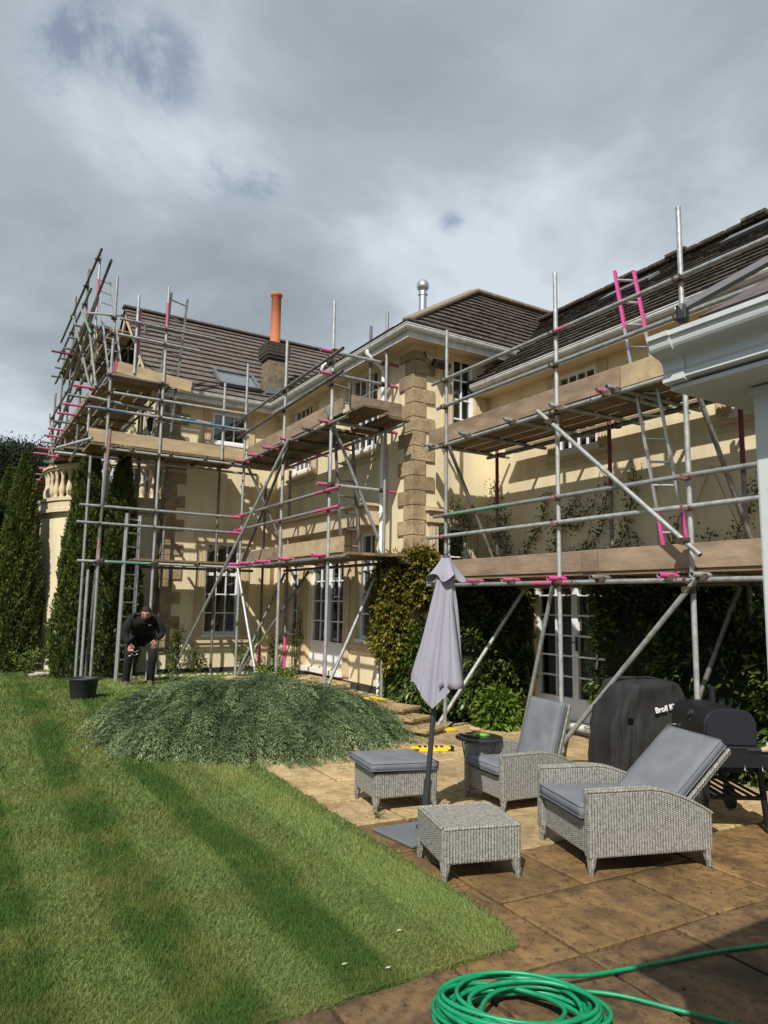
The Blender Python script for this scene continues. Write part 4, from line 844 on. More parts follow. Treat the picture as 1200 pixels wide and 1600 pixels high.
for i, x in enumerate((-13.2, -13.9, -14.6, -15.4, -16.2, -17.0, -17.8, -18.6, -19.4, -20.2)):
    S4.tube('transom', (x, 1.55, 5.32), (x, 3.1, 5.32), m_galvd, ends=((0, .42, m_pink),) if i % 3 != 1 else ())
    S4.tube('transom', (x, 1.30, 4.14), (x, 2.4, 4.14), m_galvd, ends=((0, .42, m_pink),) if i % 2 else ())
    if -19.5 < x < -15.2: S4.tube('transom', (x, 1.75, 7.22), (x, 3.1, 7.22), m_galvd)
S4.tube('transom', (-17.0, 1.5, 7.1), (-17.0, 3.0, 7.1), m_maroon)
S4.tube('brace', (-17.8, 1.88, 6.6), (-12.15, 1.88, 7.30), m_galvd); S4.tube('brace', (-18.4, 1.86, 5.3), (-13.2, 1.86, 7.05), m_galvd); S4.tube('brace', (-15.3, 1.85, 7.55), (-13.7, 1.85, 6.5), m_green)
S4.tube('brace', (-20.6, 1.9, 6.5), (-18.3, 1.9, 4.3), m_galvd); S4.tube('brace', (-14.4, 1.9, 6.9), (-13.0, 1.9, 5.3), m_galvd); S4.tube('brace', (-13.6, 1.9, 5.4), (-17.0, 1.9, 8.0), m_galvd)
S4.tube('end_rail', (-14.0, 1.8, 7.0), (-12.1, 2.1, 6.35), m_galv); S4.tube('transom', (-12.2, 1.2, 5.32), (-12.2, 2.3, 5.32), m_hot) if 0 else None
MB().prism([(-14.8, 2.02, 6.4), (-14.3, 2.02, 6.75), (-13.9, 2.02, 6.2), (-14.5, 2.02, 5.9)], (0, .02, 0)).build('netting', m_boardy, S4.r)

# ---------------------------------------------------------------- ladders
def ladder(b0, b1, t0, t1, n, label, m=None, pinks=()):
    b0, b1, t0, t1 = map(Vector, (b0, b1, t0, t1)); root = thing('ladder', tuple((b0+b1)/2), label, 'ladder', 'ladders')
    nrm = (b1-b0).cross(t0-b0).normalized()
    for a, b in ((b0, t0), (b1, t1)):
        o = MB().beam(a, b, .060, .026, (b1-b0)).build('stile', m or m_alu, root)
        for p, q in pinks: MB().beam(a.lerp(b, p), a.lerp(b, q), .063, .029, (b1-b0)).build('paint_band', m_hot, o)
    for k in range(n):
        s = (k+.6)/n; MB().tube(b0.lerp(t0, s), b1.lerp(t1, s), .0135, 8).build('rung', m or m_alu, root)
ladder((-4.50, 6.05, 1.95), (-4.29, 6.15, 1.95), (-4.70, 5.62, 5.05), (-4.49, 5.66, 4.97), 13, 'aluminium ladder with hot pink ends leaning on the right scaffold', pinks=((.0, .19), (.80, 1.0)))
ladder((-12.05, 2.36, GZ), (-12.28, 2.63, GZ), (-12.15, 2.40, 3.0), (-12.38, 2.66, 3.0), 12, 'grey ladder standing on the lawn behind the crouching man')
ladder((-9.15, 4.85, 2.27), (-9.12, 5.13, 2.27), (-9.35, 4.72, 5.0), (-9.3, 5.0, 4.95), 11, 'weathered ladder between the two platforms in front of the centre wall', m_galvd)
ladder((-12.3, 2.75, 4.15), (-12.32, 3.05, 4.15), (-12.2, 2.93, 7.0), (-12.22, 3.22, 6.95), 9, 'dark ladder rising above the roof edge of the left wing', m_galvd)
ladder((-13.6, 2.25, 5.4), (-13.6, 2.5, 5.4), (-14.2, 1.95, 7.9), (-14.2, 2.2, 7.85), 10, 'pale ladder at the top of the far left scaffold')

# ---------------------------------------------------------------- foliage helpers
def rnd_unit(n):
    v = rng.normal(size=(n, 3)); return v/np.linalg.norm(v, axis=1, keepdims=True)
def leaves(name, P, D, L, Wd, m, parent=None, var=None, up_bias=None):
    """rhombic leaves at P, pointing along D, length L, width Wd, slightly folded"""
    n = len(P); D = D/np.linalg.norm(D, axis=1, keepdims=True); r = rnd_unit(n)
    if up_bias is not None: r = r*.5+np.array(up_bias)
    S = np.cross(D, r); S /= np.linalg.norm(S, axis=1, keepdims=True)+1e-9; Nn = np.cross(S, D)
    L = np.broadcast_to(L, n)[:, None]; Wd = np.broadcast_to(Wd, n)[:, None]
    V = np.empty((n, 4, 3)); V[:, 0] = P; V[:, 1] = P+D*L*.45+S*Wd/2+Nn*Wd*.18; V[:, 2] = P+D*L-Nn*L*.08; V[:, 3] = P+D*L*.45-S*Wd/2+Nn*Wd*.18
    v = rng.random(n) if var is None else var
    return fast(name, V.reshape(-1, 3), np.arange(4*n).reshape(-1, 4), m, parent, np.repeat(v, 4))
# --- juniper
jr = thing('juniper_bush', (-8.3, 3.4, .15), 'wide low spreading blue green juniper between the lawn and the patio', 'shrub')
jc = np.array([-8.18, 3.25]); 
def jheight(u, v):  # u,v in unit disc coords
    rr = np.sqrt(u*u+v*v); return .54*np.clip(1-rr**2.1, 0, 1)**.70*(1+.10*np.sin(u*5+1)*np.cos(v*6)-.14*v)
ax1 = np.array([.05, 1.0]); ax1 /= np.linalg.norm(ax1); ax2 = np.array([ax1[1], -ax1[0]])
A1, A2 = 1.46, 1.18
nb = 3600; rad = rng.random(nb)**.55*.97; an = rng.uniform(0, 2*np.pi, nb); uu, vv = rad*np.cos(an), rad*np.sin(an)
lump = .5+.5*np.sin(uu*7+vv*4+.8)*np.cos(vv*8-uu*3)
Z0 = jheight(uu, vv)*(.42+.45*lump+.12*rng.random(nb))+.02; P0 = jc+np.outer(vv*A1, ax1)+np.outer(uu*A2, ax2)
outd = np.outer(vv/A1, ax1)+np.outer(uu/A2, ax2); outd /= np.linalg.norm(outd, axis=1, keepdims=True)+1e-6
jit = rng.normal(0, .42, (nb, 2)); dirh = outd+jit+np.array([.15, 0]); dirh /= np.linalg.norm(dirh, axis=1, keepdims=True)
Ln = rng.uniform(.22, .52, nb)*(1+.35*(rad > .8))*np.where(rng.random(nb) < .12, 1.5, 1); ns = 22; rise = rng.uniform(.25, 1.15, nb)
PP = []; DD = []; VV = []; LL = []
tone = rng.normal(0, .20, nb)+.30*(lump-.5)
def bz(t): return Z0+Ln*(rise*t-(.45+rise*.80)*t*t)
for k in range(ns):
    t = (k+rng.random(nb))/ns; c = P0+dirh*(Ln*t)[:, None]; z = bz(t); slope = rise-2*(.45+rise*.80)*t
    ax = np.column_stack([dirh, slope]); ax /= np.linalg.norm(ax, axis=1, keepdims=True); side = np.column_stack([-dirh[:, 1], dirh[:, 0], np.zeros(nb)])
    for sg in (-1, 1, 0):   # side sprigs both ways plus the leader
        sub = rng.uniform(.5, .95, (nb, 1))*sg
        for q in range(3 if sg else 1):
            off = side*sub*(.014+.024*q)*(1.12-t)[:, None]*1.7+ax*(.012*q)
            PP.append(np.column_stack([c, np.maximum(z, .02)+gnp(c[:, 0])*.9])+off); DD.append(ax+side*sub*.8+rng.normal(0, .16, (nb, 3))); VV.append(np.clip(-.02+.66*t**1.5+.12*q+tone+rng.normal(0, .08, nb), 0, 1)); LL.append(np.full(nb, .036-.004*q)*rng.uniform(.7, 1.4, nb))  # lit spray tips and dark insides put into the leaf colour
P = np.concatenate(PP); D = np.concatenate(DD); v = np.concatenate(VV)
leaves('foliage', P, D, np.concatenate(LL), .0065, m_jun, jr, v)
cm_ = MB(); vs = []; fs = []; n1_, n2_ = 10, 28
for i in range(n1_+1):
    for j in range(n2_):
        r_ = i/n1_*.90; a = 2*math.pi*j/n2_; u_, v_ = r_*math.cos(a), r_*math.sin(a); p = jc+ax1*v_*A1+ax2*u_*A2
        vs.append((p[0], p[1], float(jheight(np.array(u_), np.array(v_)))*.50+g(p[0])*.9-.03))
fs = [(i*n2_+j, i*n2_+(j+1) % n2_, (i+1)*n2_+(j+1) % n2_, (i+1)*n2_+j) for i in range(n1_) for j in range(n2_)]
MB().add(vs, fs, True).build('dark_fill', mat('dark_juniper_core', (.016, .020, .012), .95, var=.4, scale=30, bump=.8, bscale=40), jr)  # solid dark dome, the shade inside the bush put into its colour

# --- thuja columns
def thuja(x, y, z, h, r, label, n=26000):
    t = thing('conifer', (x, y, z), label, 'conifer', 'columnar conifers in front of the bay')
    MB().tube((x, y, z-.1), (x, y, z+h*.9), .06, 8, .01).build('trunk', m_bark, t)
    s = rng.random(n)**.85; th = rng.uniform(0, 2*np.pi, n)
    prof = np.where(s < .12, .82+1.5*s, 1.0)*np.clip(1-((s-.10).clip(0)/.92)**1.55, 0.0, 1)**.78
    lump = 1+.10*np.sin(th*5+s*19)+.07*np.sin(th*9-s*37)+.06*np.sin(th*3+s*9)
    rr = r*prof*lump*rng.uniform(.80, 1.03, n); zz = z+s*h
    P = np.stack([x+rr*np.cos(th), y+rr*np.sin(th), zz], 1)
    D = np.stack([np.cos(th)*.55, np.sin(th)*.55, np.full(n, 1.1)], 1)+rng.normal(0, .35, (n, 3))
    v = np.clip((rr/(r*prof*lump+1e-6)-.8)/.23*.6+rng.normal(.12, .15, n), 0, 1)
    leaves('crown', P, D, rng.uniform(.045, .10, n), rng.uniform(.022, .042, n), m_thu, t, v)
    pr_ = [(max(r*.78*(.85 if q < .1 else 1)*max(1-(max(q-.10, 0)/.92)**1.55, 0)**.78, .01), q*h) for q in [i/14 for i in range(14)]]
    MB().lathe((x, y, z), pr_, 16).build('dark_core', mat('dark_conifer_core', (.010, .018, .006), .95, var=.4, scale=20) if 'dark_conifer_core' not in bpy.data.materials else bpy.data.materials['dark_conifer_core'], t)  # solid near-black core, its colour stands for shade behind the sprays
thuja(-13.15, 1.93, GZ-.08, 4.2, .44, 'tallest columnar conifer directly left of the loose poles', 34000)
thuja(-12.9, 2.45, GZ-.05, 3.95, .40, 'columnar conifer right of the loose poles, behind the ladder')
thuja(-14.6, 1.02, GZ, 4.0, .42, 'columnar conifer just left of the sunlit strip of bay wall', 30000)
thuja(-15.6, .82, GZ, 3.85, .40, 'slim columnar conifer second from the left edge, half behind its neighbour')
thuja(-15.0, .35, GZ, 3.55, .48, 'columnar conifer at the left edge of the photo', 30000)

# --- far pines
def pine(x, y, h, r, label, seed):
    rr_ = np.random.default_rng(seed); t = thing('pine_tree', (x, y, 0), label, 'pine tree', 'pines behind the garden')
    MB().tube((x, y, 0), (x+.3, y, h*.85), .28, 8, .08).build('trunk', m_bark, t)
    P = []; D = []
    lm = MB()
    for k in range(34):
        th = rr_.uniform(0, 2*np.pi); q = rr_.random()**.6; c = np.array([x, y, h*(.45+.55*q)])+np.array([math.cos(th), math.sin(th), 0])*r*rr_.uniform(.2, 1)*(1.05-q*.62)
        lm.tube((x+.1, y, h*(.4+.4*q)), tuple(c), .05, 5, .02)
        n = 1500; o = rr_.normal(size=(n, 3))*np.array([.62, .62, .34])*r*.30; P.append(c+o); D.append(o+rr_.normal(size=(n, 3))*.5+np.array([0, 0, .6]))
    lm.build('limbs', m_bark, t); P = np.concatenate(P); D = np.concatenate(D); leaves('crown', P, D, .20, .07, m_far, t)
pine(-44, 1.2, 9.6, 3.6, 'dark pine at the far left edge beyond the conifers', 3); pine(-46, 4.0, 10.0, 3.4, 'dark rounded pine just left of the far scaffold', 4); pine(-40, -1.6, 8.2, 3.4, 'lower dark pine mostly outside the left edge', 5); pine(-50, 6.8, 9.0, 3.4, 'dark pine half hidden behind the curved bay', 6)
# hedge along the far garden edge
n = 60000; P = np.stack([-30+rng.normal(0, .5, n), rng.uniform(-30, 14, n), rng.random(n)**.7*3.0], 1); P[:, 2] *= 1+.15*np.sin(P[:, 1]*1.7)
hd = thing('far_hedge', (-30, -6, 0), 'dark hedge along the far end of the lawn behind the conifers', 'hedge'); leaves('foliage', P, rnd_unit(n)+np.array([.5, 0, .5]), .26, .12, m_far, hd)
MB().box((-30.6, -30, 0), (-30.2, 14, 2.6)).build('dark_fill', m_soil, hd)  # solid dark box filling the hedge behind its leaves

# --- dense climber against right wing
def climber(name, label, cat, blobs, n, m, L=(.05, .10), bias=(.25, -.6, .1)):
    t = thing(name, blobs[0][0], label, cat); tot = sum(b[1][0]*b[1][2]+b[1][1]*b[1][2] for b in blobs)
    P = []; D = []; V_ = []
    for c, e, pw in blobs:
        k = int(n*(e[0]*e[2]+e[1]*e[2])/tot); c = np.array(c, float); e = np.array(e, float)
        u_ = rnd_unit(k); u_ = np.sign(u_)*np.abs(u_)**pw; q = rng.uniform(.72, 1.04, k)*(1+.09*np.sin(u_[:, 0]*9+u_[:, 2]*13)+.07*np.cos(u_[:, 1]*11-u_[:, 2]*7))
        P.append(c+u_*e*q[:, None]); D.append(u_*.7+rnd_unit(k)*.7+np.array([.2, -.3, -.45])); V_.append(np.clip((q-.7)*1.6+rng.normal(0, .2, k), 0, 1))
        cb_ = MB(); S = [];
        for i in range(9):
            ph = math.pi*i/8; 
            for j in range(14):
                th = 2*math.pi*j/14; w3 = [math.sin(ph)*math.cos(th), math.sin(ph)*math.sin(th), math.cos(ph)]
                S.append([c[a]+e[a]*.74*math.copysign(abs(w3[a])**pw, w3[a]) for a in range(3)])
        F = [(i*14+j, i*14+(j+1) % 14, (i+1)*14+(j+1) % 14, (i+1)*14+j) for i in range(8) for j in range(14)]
        cb_.add(S, F, True).build('dark_inside', mcore, t)  # closed dark shell painted as the shade deep between the leaves
    P = np.concatenate(P); keep = P[:, 2] > .02; D = np.concatenate(D)[keep]; V_ = np.concatenate(V_)[keep]; P = P[keep]
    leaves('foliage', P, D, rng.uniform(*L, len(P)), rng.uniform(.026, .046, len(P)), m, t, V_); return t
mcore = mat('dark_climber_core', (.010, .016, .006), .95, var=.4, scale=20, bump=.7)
climber('leafy_climber', 'sunlit yellow green leafy climber wrapped round the stone quoin corner', 'climber', [((-8.55, 5.42, 1.45), (.36, .30, .78), .8), ((-8.15, 5.55, 1.95), (.28, .22, .42), .8), ((-8.42, 5.30, 1.75), (.22, .2, .5), .8)], 15000, m_climb_lit)
climber('leafy_climber', 'dark green bushy climber beside the stone steps left of the french doors', 'climber', [((-8.42, 5.72, .66), (.50, .36, .72), .75), ((-7.80, 6.36, .95), (.55, .36, 1.02), .6), ((-7.70, 6.5, 1.5), (.52, .30, .6), .6), ((-7.42, 6.55, 1.2), (.26, .24, .9), .6)], 26000, m_climb, L=(.07, .13))
climber('leafy_climber', 'dark green climber covering the wall right of the french doors', 'climber', [((-5.25, 6.62, 1.0), (.62, .30, 1.05), .6), ((-4.3, 6.62, .75), (.75, .34, .85), .6), ((-4.75, 6.7, 1.5), (.7, .22, .5), .6), ((-3.2, 6.55, .6), (.7, .35, .7), .6)], 27000, m_climb, L=(.07, .13))
climber('leafy_shrub', 'bright green leafy plant at the foot of the dark climber by the french doors', 'shrub', [((-7.30, 6.2, .22), (.30, .2, .28), .9)], 1700, leafmat('bright_bamboo_leaves', (.06, .12, .015), (.18, .28, .03), .4, .3), L=(.08, .13))
# sparse vines
def vine(label, stems, leafn=24, spread=.05, m=m_vine, L=.05):
    t = thing('climbing_vine', stems[0][0], label, 'vine'); mb = MB(); P = []
    for st in stems:
        pts = [Vector(p) for p in st]; fine = []
        for a, b in zip(pts[:-1], pts[1:]):
            for k in range(6): fine.append(a.lerp(b, k/6)+Vector((random.gauss(0, .012), 0, random.gauss(0, .012))))
        fine.append(pts[-1]); mb.path(fine, .006, 5)
        for a, b in zip(fine[:-1], fine[1:]):
            for k in range(max(1, int(leafn*(b-a).length))): P.append(a.lerp(b, random.random())+Vector((random.gauss(0, spread), random.uniform(-.05, .0), random.gauss(0, spread))))
    mb.build('stems', m_bark, t); P = np.array([tuple(p) for p in P]); leaves('foliage', P, rnd_unit(len(P))+np.array([.2, -.4, 0]), rng.uniform(L*.6, L*1.3, len(P)), L*.5, m, t)
yv = YR-.05
def V2(*p): return [(x, yv, z) for x, z in p]
vine('sparse vine with small leaves climbing the right wing wall left of the second pole', [V2((-7.55, 1.95), (-7.3, 2.4), (-7.05, 2.7), (-6.9, 3.1)), V2((-6.9, 2.0), (-6.75, 2.5), (-6.5, 2.85), (-6.35, 3.0)), V2((-7.1, 2.0), (-6.8, 2.2), (-6.3, 2.25), (-6.0, 2.5), (-5.85, 3.1)), V2((-6.3, 2.3), (-5.9, 2.1), (-5.6, 2.5), (-5.5, 3.2)), V2((-6.9, 2.75), (-6.4, 2.6), (-6.1, 2.9))], 210, .06)
vine('dense vine hanging at the tower window beside the right scaffold', [[(-8.1, 5.95, 2.55), (-8.12, 6.15, 2.95), (-8.12, 6.3, 2.8), (-8.1, 6.35, 2.3)], [(-8.1, 6.0, 2.75), (-8.12, 6.3, 2.95), (-8.1, 6.45, 2.6)], V2((-8.0, 1.9), (-7.95, 2.6), (-8.0, 3.4)), V2((-7.9, 1.9), (-7.75, 2.3), (-7.8, 2.9))], 230, .085, m_climb)
vine('small leafy vine behind the pink ladder foot', [V2((-5.3, 1.9), (-5.0, 2.25), (-4.9, 2.6)), V2((-5.1, 1.95), (-4.65, 2.1), (-4.5, 2.4)), V2((-5.5, 2.0), (-5.45, 2.4)), V2((-4.4, 1.95), (-4.25, 2.3), (-3.95, 2.9)), V2((-4.8, 1.95), (-4.3, 2.02))], 170, .06)
vine('small vine at the right edge behind the porch post', [V2((-3.75, 1.95), (-3.6, 2.3), (-3.55, 2.5)), V2((-3.9, 1.95), (-3.6, 2.05))], 170, .06)
tw_ = thing('trellis_wire', (-5, yv, 2), 'thin slack wires strung up the right wing wall', 'wire'); mb = MB()
for a, b in (((-6.0, 3.35), (-6.35, 2.0)), ((-6.0, 3.35), (-5.55, 2.1)), ((-5.2, 3.0), (-5.2, 2.0)), ((-3.6, 3.2), (-4.1, 2.1)), ((-3.6, 3.2), (-3.2, 2.2)), ((-4.5, 3.1), (-5.0, 2.1)), ((-4.5, 3.1), (-4.1, 2.1))): mb.tube((a[0], yv+.02, a[1]), (b[0], yv+.02, b[1]), .003, 5)
mb.build('wires', m_rust, tw_)
def plant(x, y, z, h, w_, label, n=320, m=m_vine, L=.06, name='young_shrub'):
    t = thing(name, (x, y, z), label, 'shrub'); mb = MB(); P = []; D = []
    for k in range(7):
        a = random.uniform(0, 6.28); e = Vector((x+math.cos(a)*w_*random.uniform(.3, 1), y+math.sin(a)*w_*random.uniform(.3, 1), z+h*random.uniform(.6, 1)))
        pts = [Vector((x, y, z)), Vector((x, y, z)).lerp(e, .5)+Vector((0, 0, .05*h)), e]; mb.path(pts, .005, 5)
        for q in range(n//7):
            s = random.random()**.6; p = pts[0].lerp(e, s); P.append(tuple(p+Vector((random.gauss(0, .035), random.gauss(0, .035), random.gauss(0, .035))))); D.append((math.cos(a)*.4+random.gauss(0, .6), math.sin(a)*.4+random.gauss(0, .6), .3+random.gauss(0, .5)))
    mb.build('stems', m_bark, t); leaves('foliage', np.array(P), np.array(D), rng.uniform(L*.6, L*1.2, len(P)), L*.45, m, t)
plant(-12.85, 3.5, GZ, .95, .14, 'upright young shrub by the left wing quoins right of the crouching man', 420); plant(-12.85, 3.95, GZ, .5, .14, 'small young shrub between the upright shrub and the left window', 260)
plant(-12.8, 4.75, GZ, .75, .34, 'straggly shrub under the left wing window', 620); plant(-12.4, 5.25, GZ, .9, .15, 'thin climbing shrub in the inner corner of the walls', 300); plant(-11.7, 5.33, GZ, 1.25, .12, 'tall thin shrub left of the garden doors', 260)
plant(-10.9, 4.5, GZ, .34, .34, 'low yellow flowering clump behind the juniper', 620, m_small, .07, 'flowering_plant'); plant(-10.2, 4.3, GZ, .42, .36, 'bright green leafy clump at the back edge of the juniper', 900, m_small, .06, 'leafy_plant'); plant(-9.05, 4.25, GZ, .28, .2, 'small yellow green plant by the terrace edge', 300, m_small, .05, 'leafy_plant')
plant(-13.6, 1.25, GZ, .5, .30, 'pale green shrub low in the gap between the conifers', 700, m_small, .05)
plant(-8.72, 5.40, GZ, .7, .12, 'thin leafy stems at the foot of the white downpipe', 150, m_vine, .04)
plant(-4.72, 2.85, 0, .035, .05, 'tiny weed in the joint of the paving by the umbrella base', 60, m_small, .02, 'weed')
# stone edging
se = thing('stone_edging', (-12.6, 4, GZ), 'row of pale rounded stones edging the bed under the left wing window', 'stones')
for k in range(26):
    y = 2.75+k*.102; r = random.uniform(.03, .055); MB().lathe((-12.62+random.uniform(-.04, .04), y, GZ), [(r*.7, -.01), (r, r*.3), (r*.8, r*.8), (r*.25, r*1.05)], 8).build('stone', m_stone, se)
rs = thing('rock_pile', (-13.9, 1.45, GZ), 'few flat pale rocks between the conifers', 'rocks')
for k in range(5): MB().obox((-13.7+random.uniform(-.2, .2), 1.3+k*.09, GZ+.04+.02*(k % 2)), (.09, .02, 0), (-.01, .07, 0), (0, .0, .025)).build('rock', m_stone, rs, bevel=.015)

# ---------------------------------------------------------------- porch corner at the right edge
# porch
po = thing('porch', (-.5, 1.4, 0), 'pale painted porch corner with moulded gutter at the right edge', 'porch')
EX, EY, EZP = -.915, 1.19, 2.152
prof = [(0, 0), (0, -.010), (-.005, -.012)]+[(-.006-.044*(q/12-math.sin(q/12*2*math.pi)/(2*math.pi)*.9), -.014-.052*(q/12+.10*math.sin(q/12*2*math.pi))) for q in range(13)]+[(-.052, -.070), (-.047, -.073), (-.047, -.086), (-.055, -.089), (-.11, -.089), (-.11, 0), (-.10, 0), (-.10, -.05), (-.02, -.03), (-.012, 0)]
def ogee(x0, x1, e=0): return MB().prism([(x0, EY-a*1.0-e*(1 if i < 20 else 0), EZP+b-(e if 16 < i < 21 else 0)) for i, (a, b) in enumerate(prof)], (x1-x0, 0, 0))
ogee(EX+.05, 3.2).build('gutter', m_porch, po); ogee(EX, EX+.05, .004).build('gutter_end', m_porch, po)
MB().box((EX+.03, EY+.111, EZP-.094), (3.2, EY+.125, EZP-.01)).build('fascia', m_porch, po)
MB().box((EX+.03, EY+.126, EZP-.094), (EX+.05, 3.9, EZP-.01)).build('fascia', m_porch, po)
MB().box((EX+.005, EY+.062, EZP-.104), (3.2, 3.9, EZP-.095)).build('soffit', m_porch, po)
MB().box((-.80, 1.36, .05), (-.66, 1.50, EZP-.105)).build('corner_post', m_porch, po, bevel=.006)
MB().box((-.806, 1.354, EZP-.125), (-.654, 1.506, EZP-.106)).build('post_capital', m_porch, po, bevel=.005)
MB().box((-.83, 1.33, -.01), (-.63, 1.53, .06)).build('post_base', m_porch, po, bevel=.005)
MB().box((-.658, 1.38, 0), (3.1, 1.48, .7)).build('low_wall', m_stucco, po); MB().box((-.78, 1.51, 0), (-.70, 3.6, .7)).build('low_wall', m_stucco, po)
MB().box((-.658, 1.40, .7), (3.1, 1.46, .76)).build('rail', m_porch, po); MB().box((-.77, 1.51, .7), (-.71, 3.6, .76)).build('rail', m_porch, po)
for x in (.2, 1.1, 2.0, 2.9): MB().box((x, 1.40, .76), (x+.07, 1.46, EZP-.105)).build('mullion', m_porch, po)
for y in (2.2, 2.9, 3.55): MB().box((-.77, y, .76), (-.71, y+.07, EZP-.105)).build('mullion', m_porch, po)
pr_ = MB().box((.5, 2.4, 2.4), (.54, 2.44, 2.44)).build('roof', m_under, po)
zt = EZP+.025; course_slope(pr_, (-.83, 1.24, zt), (3.2, 1.24, zt), (.35, 2.5, zt+.93), (3.2, 2.5, zt+.93), 12, mat('purple_grey_slate', (.105, .085, .082), .8, var=.3, scale=20, bump=.3), tw_=.3, lift=.008)
MB().quad((-.83, 1.25, zt), (.35, 2.5, zt+.93), (.35, 2.6, zt+.93), (-.83, 3.8, zt)).build('roof_slope', m_lead, pr_)
mb = MB(); a, b = Vector((-.86, 1.215, zt+.02)), Vector((.35, 2.5, zt+.96)); mb.beam(a, b, .034, .012); mb.build('lead_hip', m_lead, po); mb = MB(); mb.tube(a+Vector((-.02, .02, .012)), b+Vector((-.02, .02, .012)), .006, 8); mb.build('hip_edge', m_white, po)
MB().obox((-.852, 1.218, zt+.012), (.010, .004, 0), (-.005, .012, 0), (0, 0, .018)).build('hip_end', m_blackmetal, po, bevel=.005)

# ---------------------------------------------------------------- rattan furniture
def place(root, loc, ang):
    root.location = loc; root.rotation_euler = (0, 0, ang)
def legs(t, w_, d_, h, inset=.03):
    for sx in (-1, 1):
        for sy in (-1, 1):
            x, y = sx*(w_/2-inset), sy*(d_/2-inset)
            MB().lathe((x+sx*.012, y+sy*.012, 0), [(.016, 0), (.018, .012), (.022, .05)], 8).tube((x+sx*.008, y+sy*.008, .04), (x, y, h), .022, 10, .036).build('leg', m_wick, t)
def cushion(name, w_, d_, h, m=m_cush, n=10, sag=.0, puff=1.0):
    """soft box centred on origin; piping edges"""
    mb = MB(); vs = []; fs = []
    def s(t): return math.copysign(abs(t)**.8, t)
    nu, nv = 14, 14; top = []
    for k, sg in enumerate((1, -1)):
        for i in range(nu+1):
            for j in range(nv+1):
                u_, v_ = i/nu*2-1, j/nv*2-1; e = (1-abs(u_)**7)*(1-abs(v_)**7)
                cr = .988 if max(abs(u_), abs(v_)) > .99 else 1
                z = sg*(h/2*(.62+.38*e**.5*puff))+(sag*(u_*u_-.4) if sg > 0 else 0)+.0025*math.sin(u_*7+v_*3)*e
                vs.append((u_*w_/2*cr, v_*d_/2*cr, z))
    q = (nu+1)*(nv+1)
    for k in (0, 1):
        for i in range(nu):
            for j in range(nv):
                a = k*q+i*(nv+1)+j; f_ = (a, a+nv+1, a+nv+2, a+1); fs.append(f_ if k == 0 else f_[::-1])
    ring = [i*(nv+1) for i in range(nu+1)]+[nu*(nv+1)+j for j in range(1, nv+1)]+[i*(nv+1)+nv for i in range(nu-1, -1, -1)]+[j for j in range(nv-1, 0, -1)]
    for a, b in zip(ring, ring[1:]+ring[:1]): fs.append((b, a, a+q, b+q))
    mb.add(vs, fs, True)
    return mb, [vs[r] for r in ring], [vs[r+q] for r in ring]
def put_cushion(t, w_, d_, h, mtx, name='cushion', strap=False):
    mb, r1_, r2_ = cushion('c', w_, d_, h); mb.v = [tuple(mtx @ Vector(p)) for p in mb.v]; o = mb.build(name, m_cush, t)
    for r in (r1_, r2_):
        pts = [mtx @ Vector((p[0]*1.004, p[1]*1.004, p[2])) for p in r]; MB().path(pts+[pts[0]], .0035, 5).build('piping', m_cush, o)
    return o
def ottoman(label, loc, ang, w_, d_, cush=False):
    t = thing('footstool', (0, 0, 0), label, 'footstool')
    mb = MB(); hb = .10; tz = .30 if not cush else .285
    mb.box((-w_/2, -d_/2, hb), (w_/2, d_/2, tz)); mb.build('body', m_wick, t, bevel=.014)
    legs(t, w_, d_, hb+.01)
    for sx in (-1, 1): MB().path([(sx*(w_/2-.008), -d_/2+.01, tz-.004), (sx*(w_/2-.008), d_/2-.01, tz-.004)], .011, 6).build('rolled_edge', m_wick, t)
    for sy in (-1, 1): MB().path([(-w_/2+.01, sy*(d_/2-.008), tz-.004), (w_/2-.01, sy*(d_/2-.008), tz-.004)], .011, 6).build('rolled_edge', m_wick, t)
    if cush: c = put_cushion(None, w_+.04, d_+.03, .085, Matrix.Translation((-.02, -.01, tz+.048)) @ Matrix.Rotation(R_(2), 4, 'Y'), 'cushion'); adopt(c, t)
    place(t, loc, ang); return t
def dirang(a, b): return math.atan2(b[1]-a[1], b[0]-a[0])
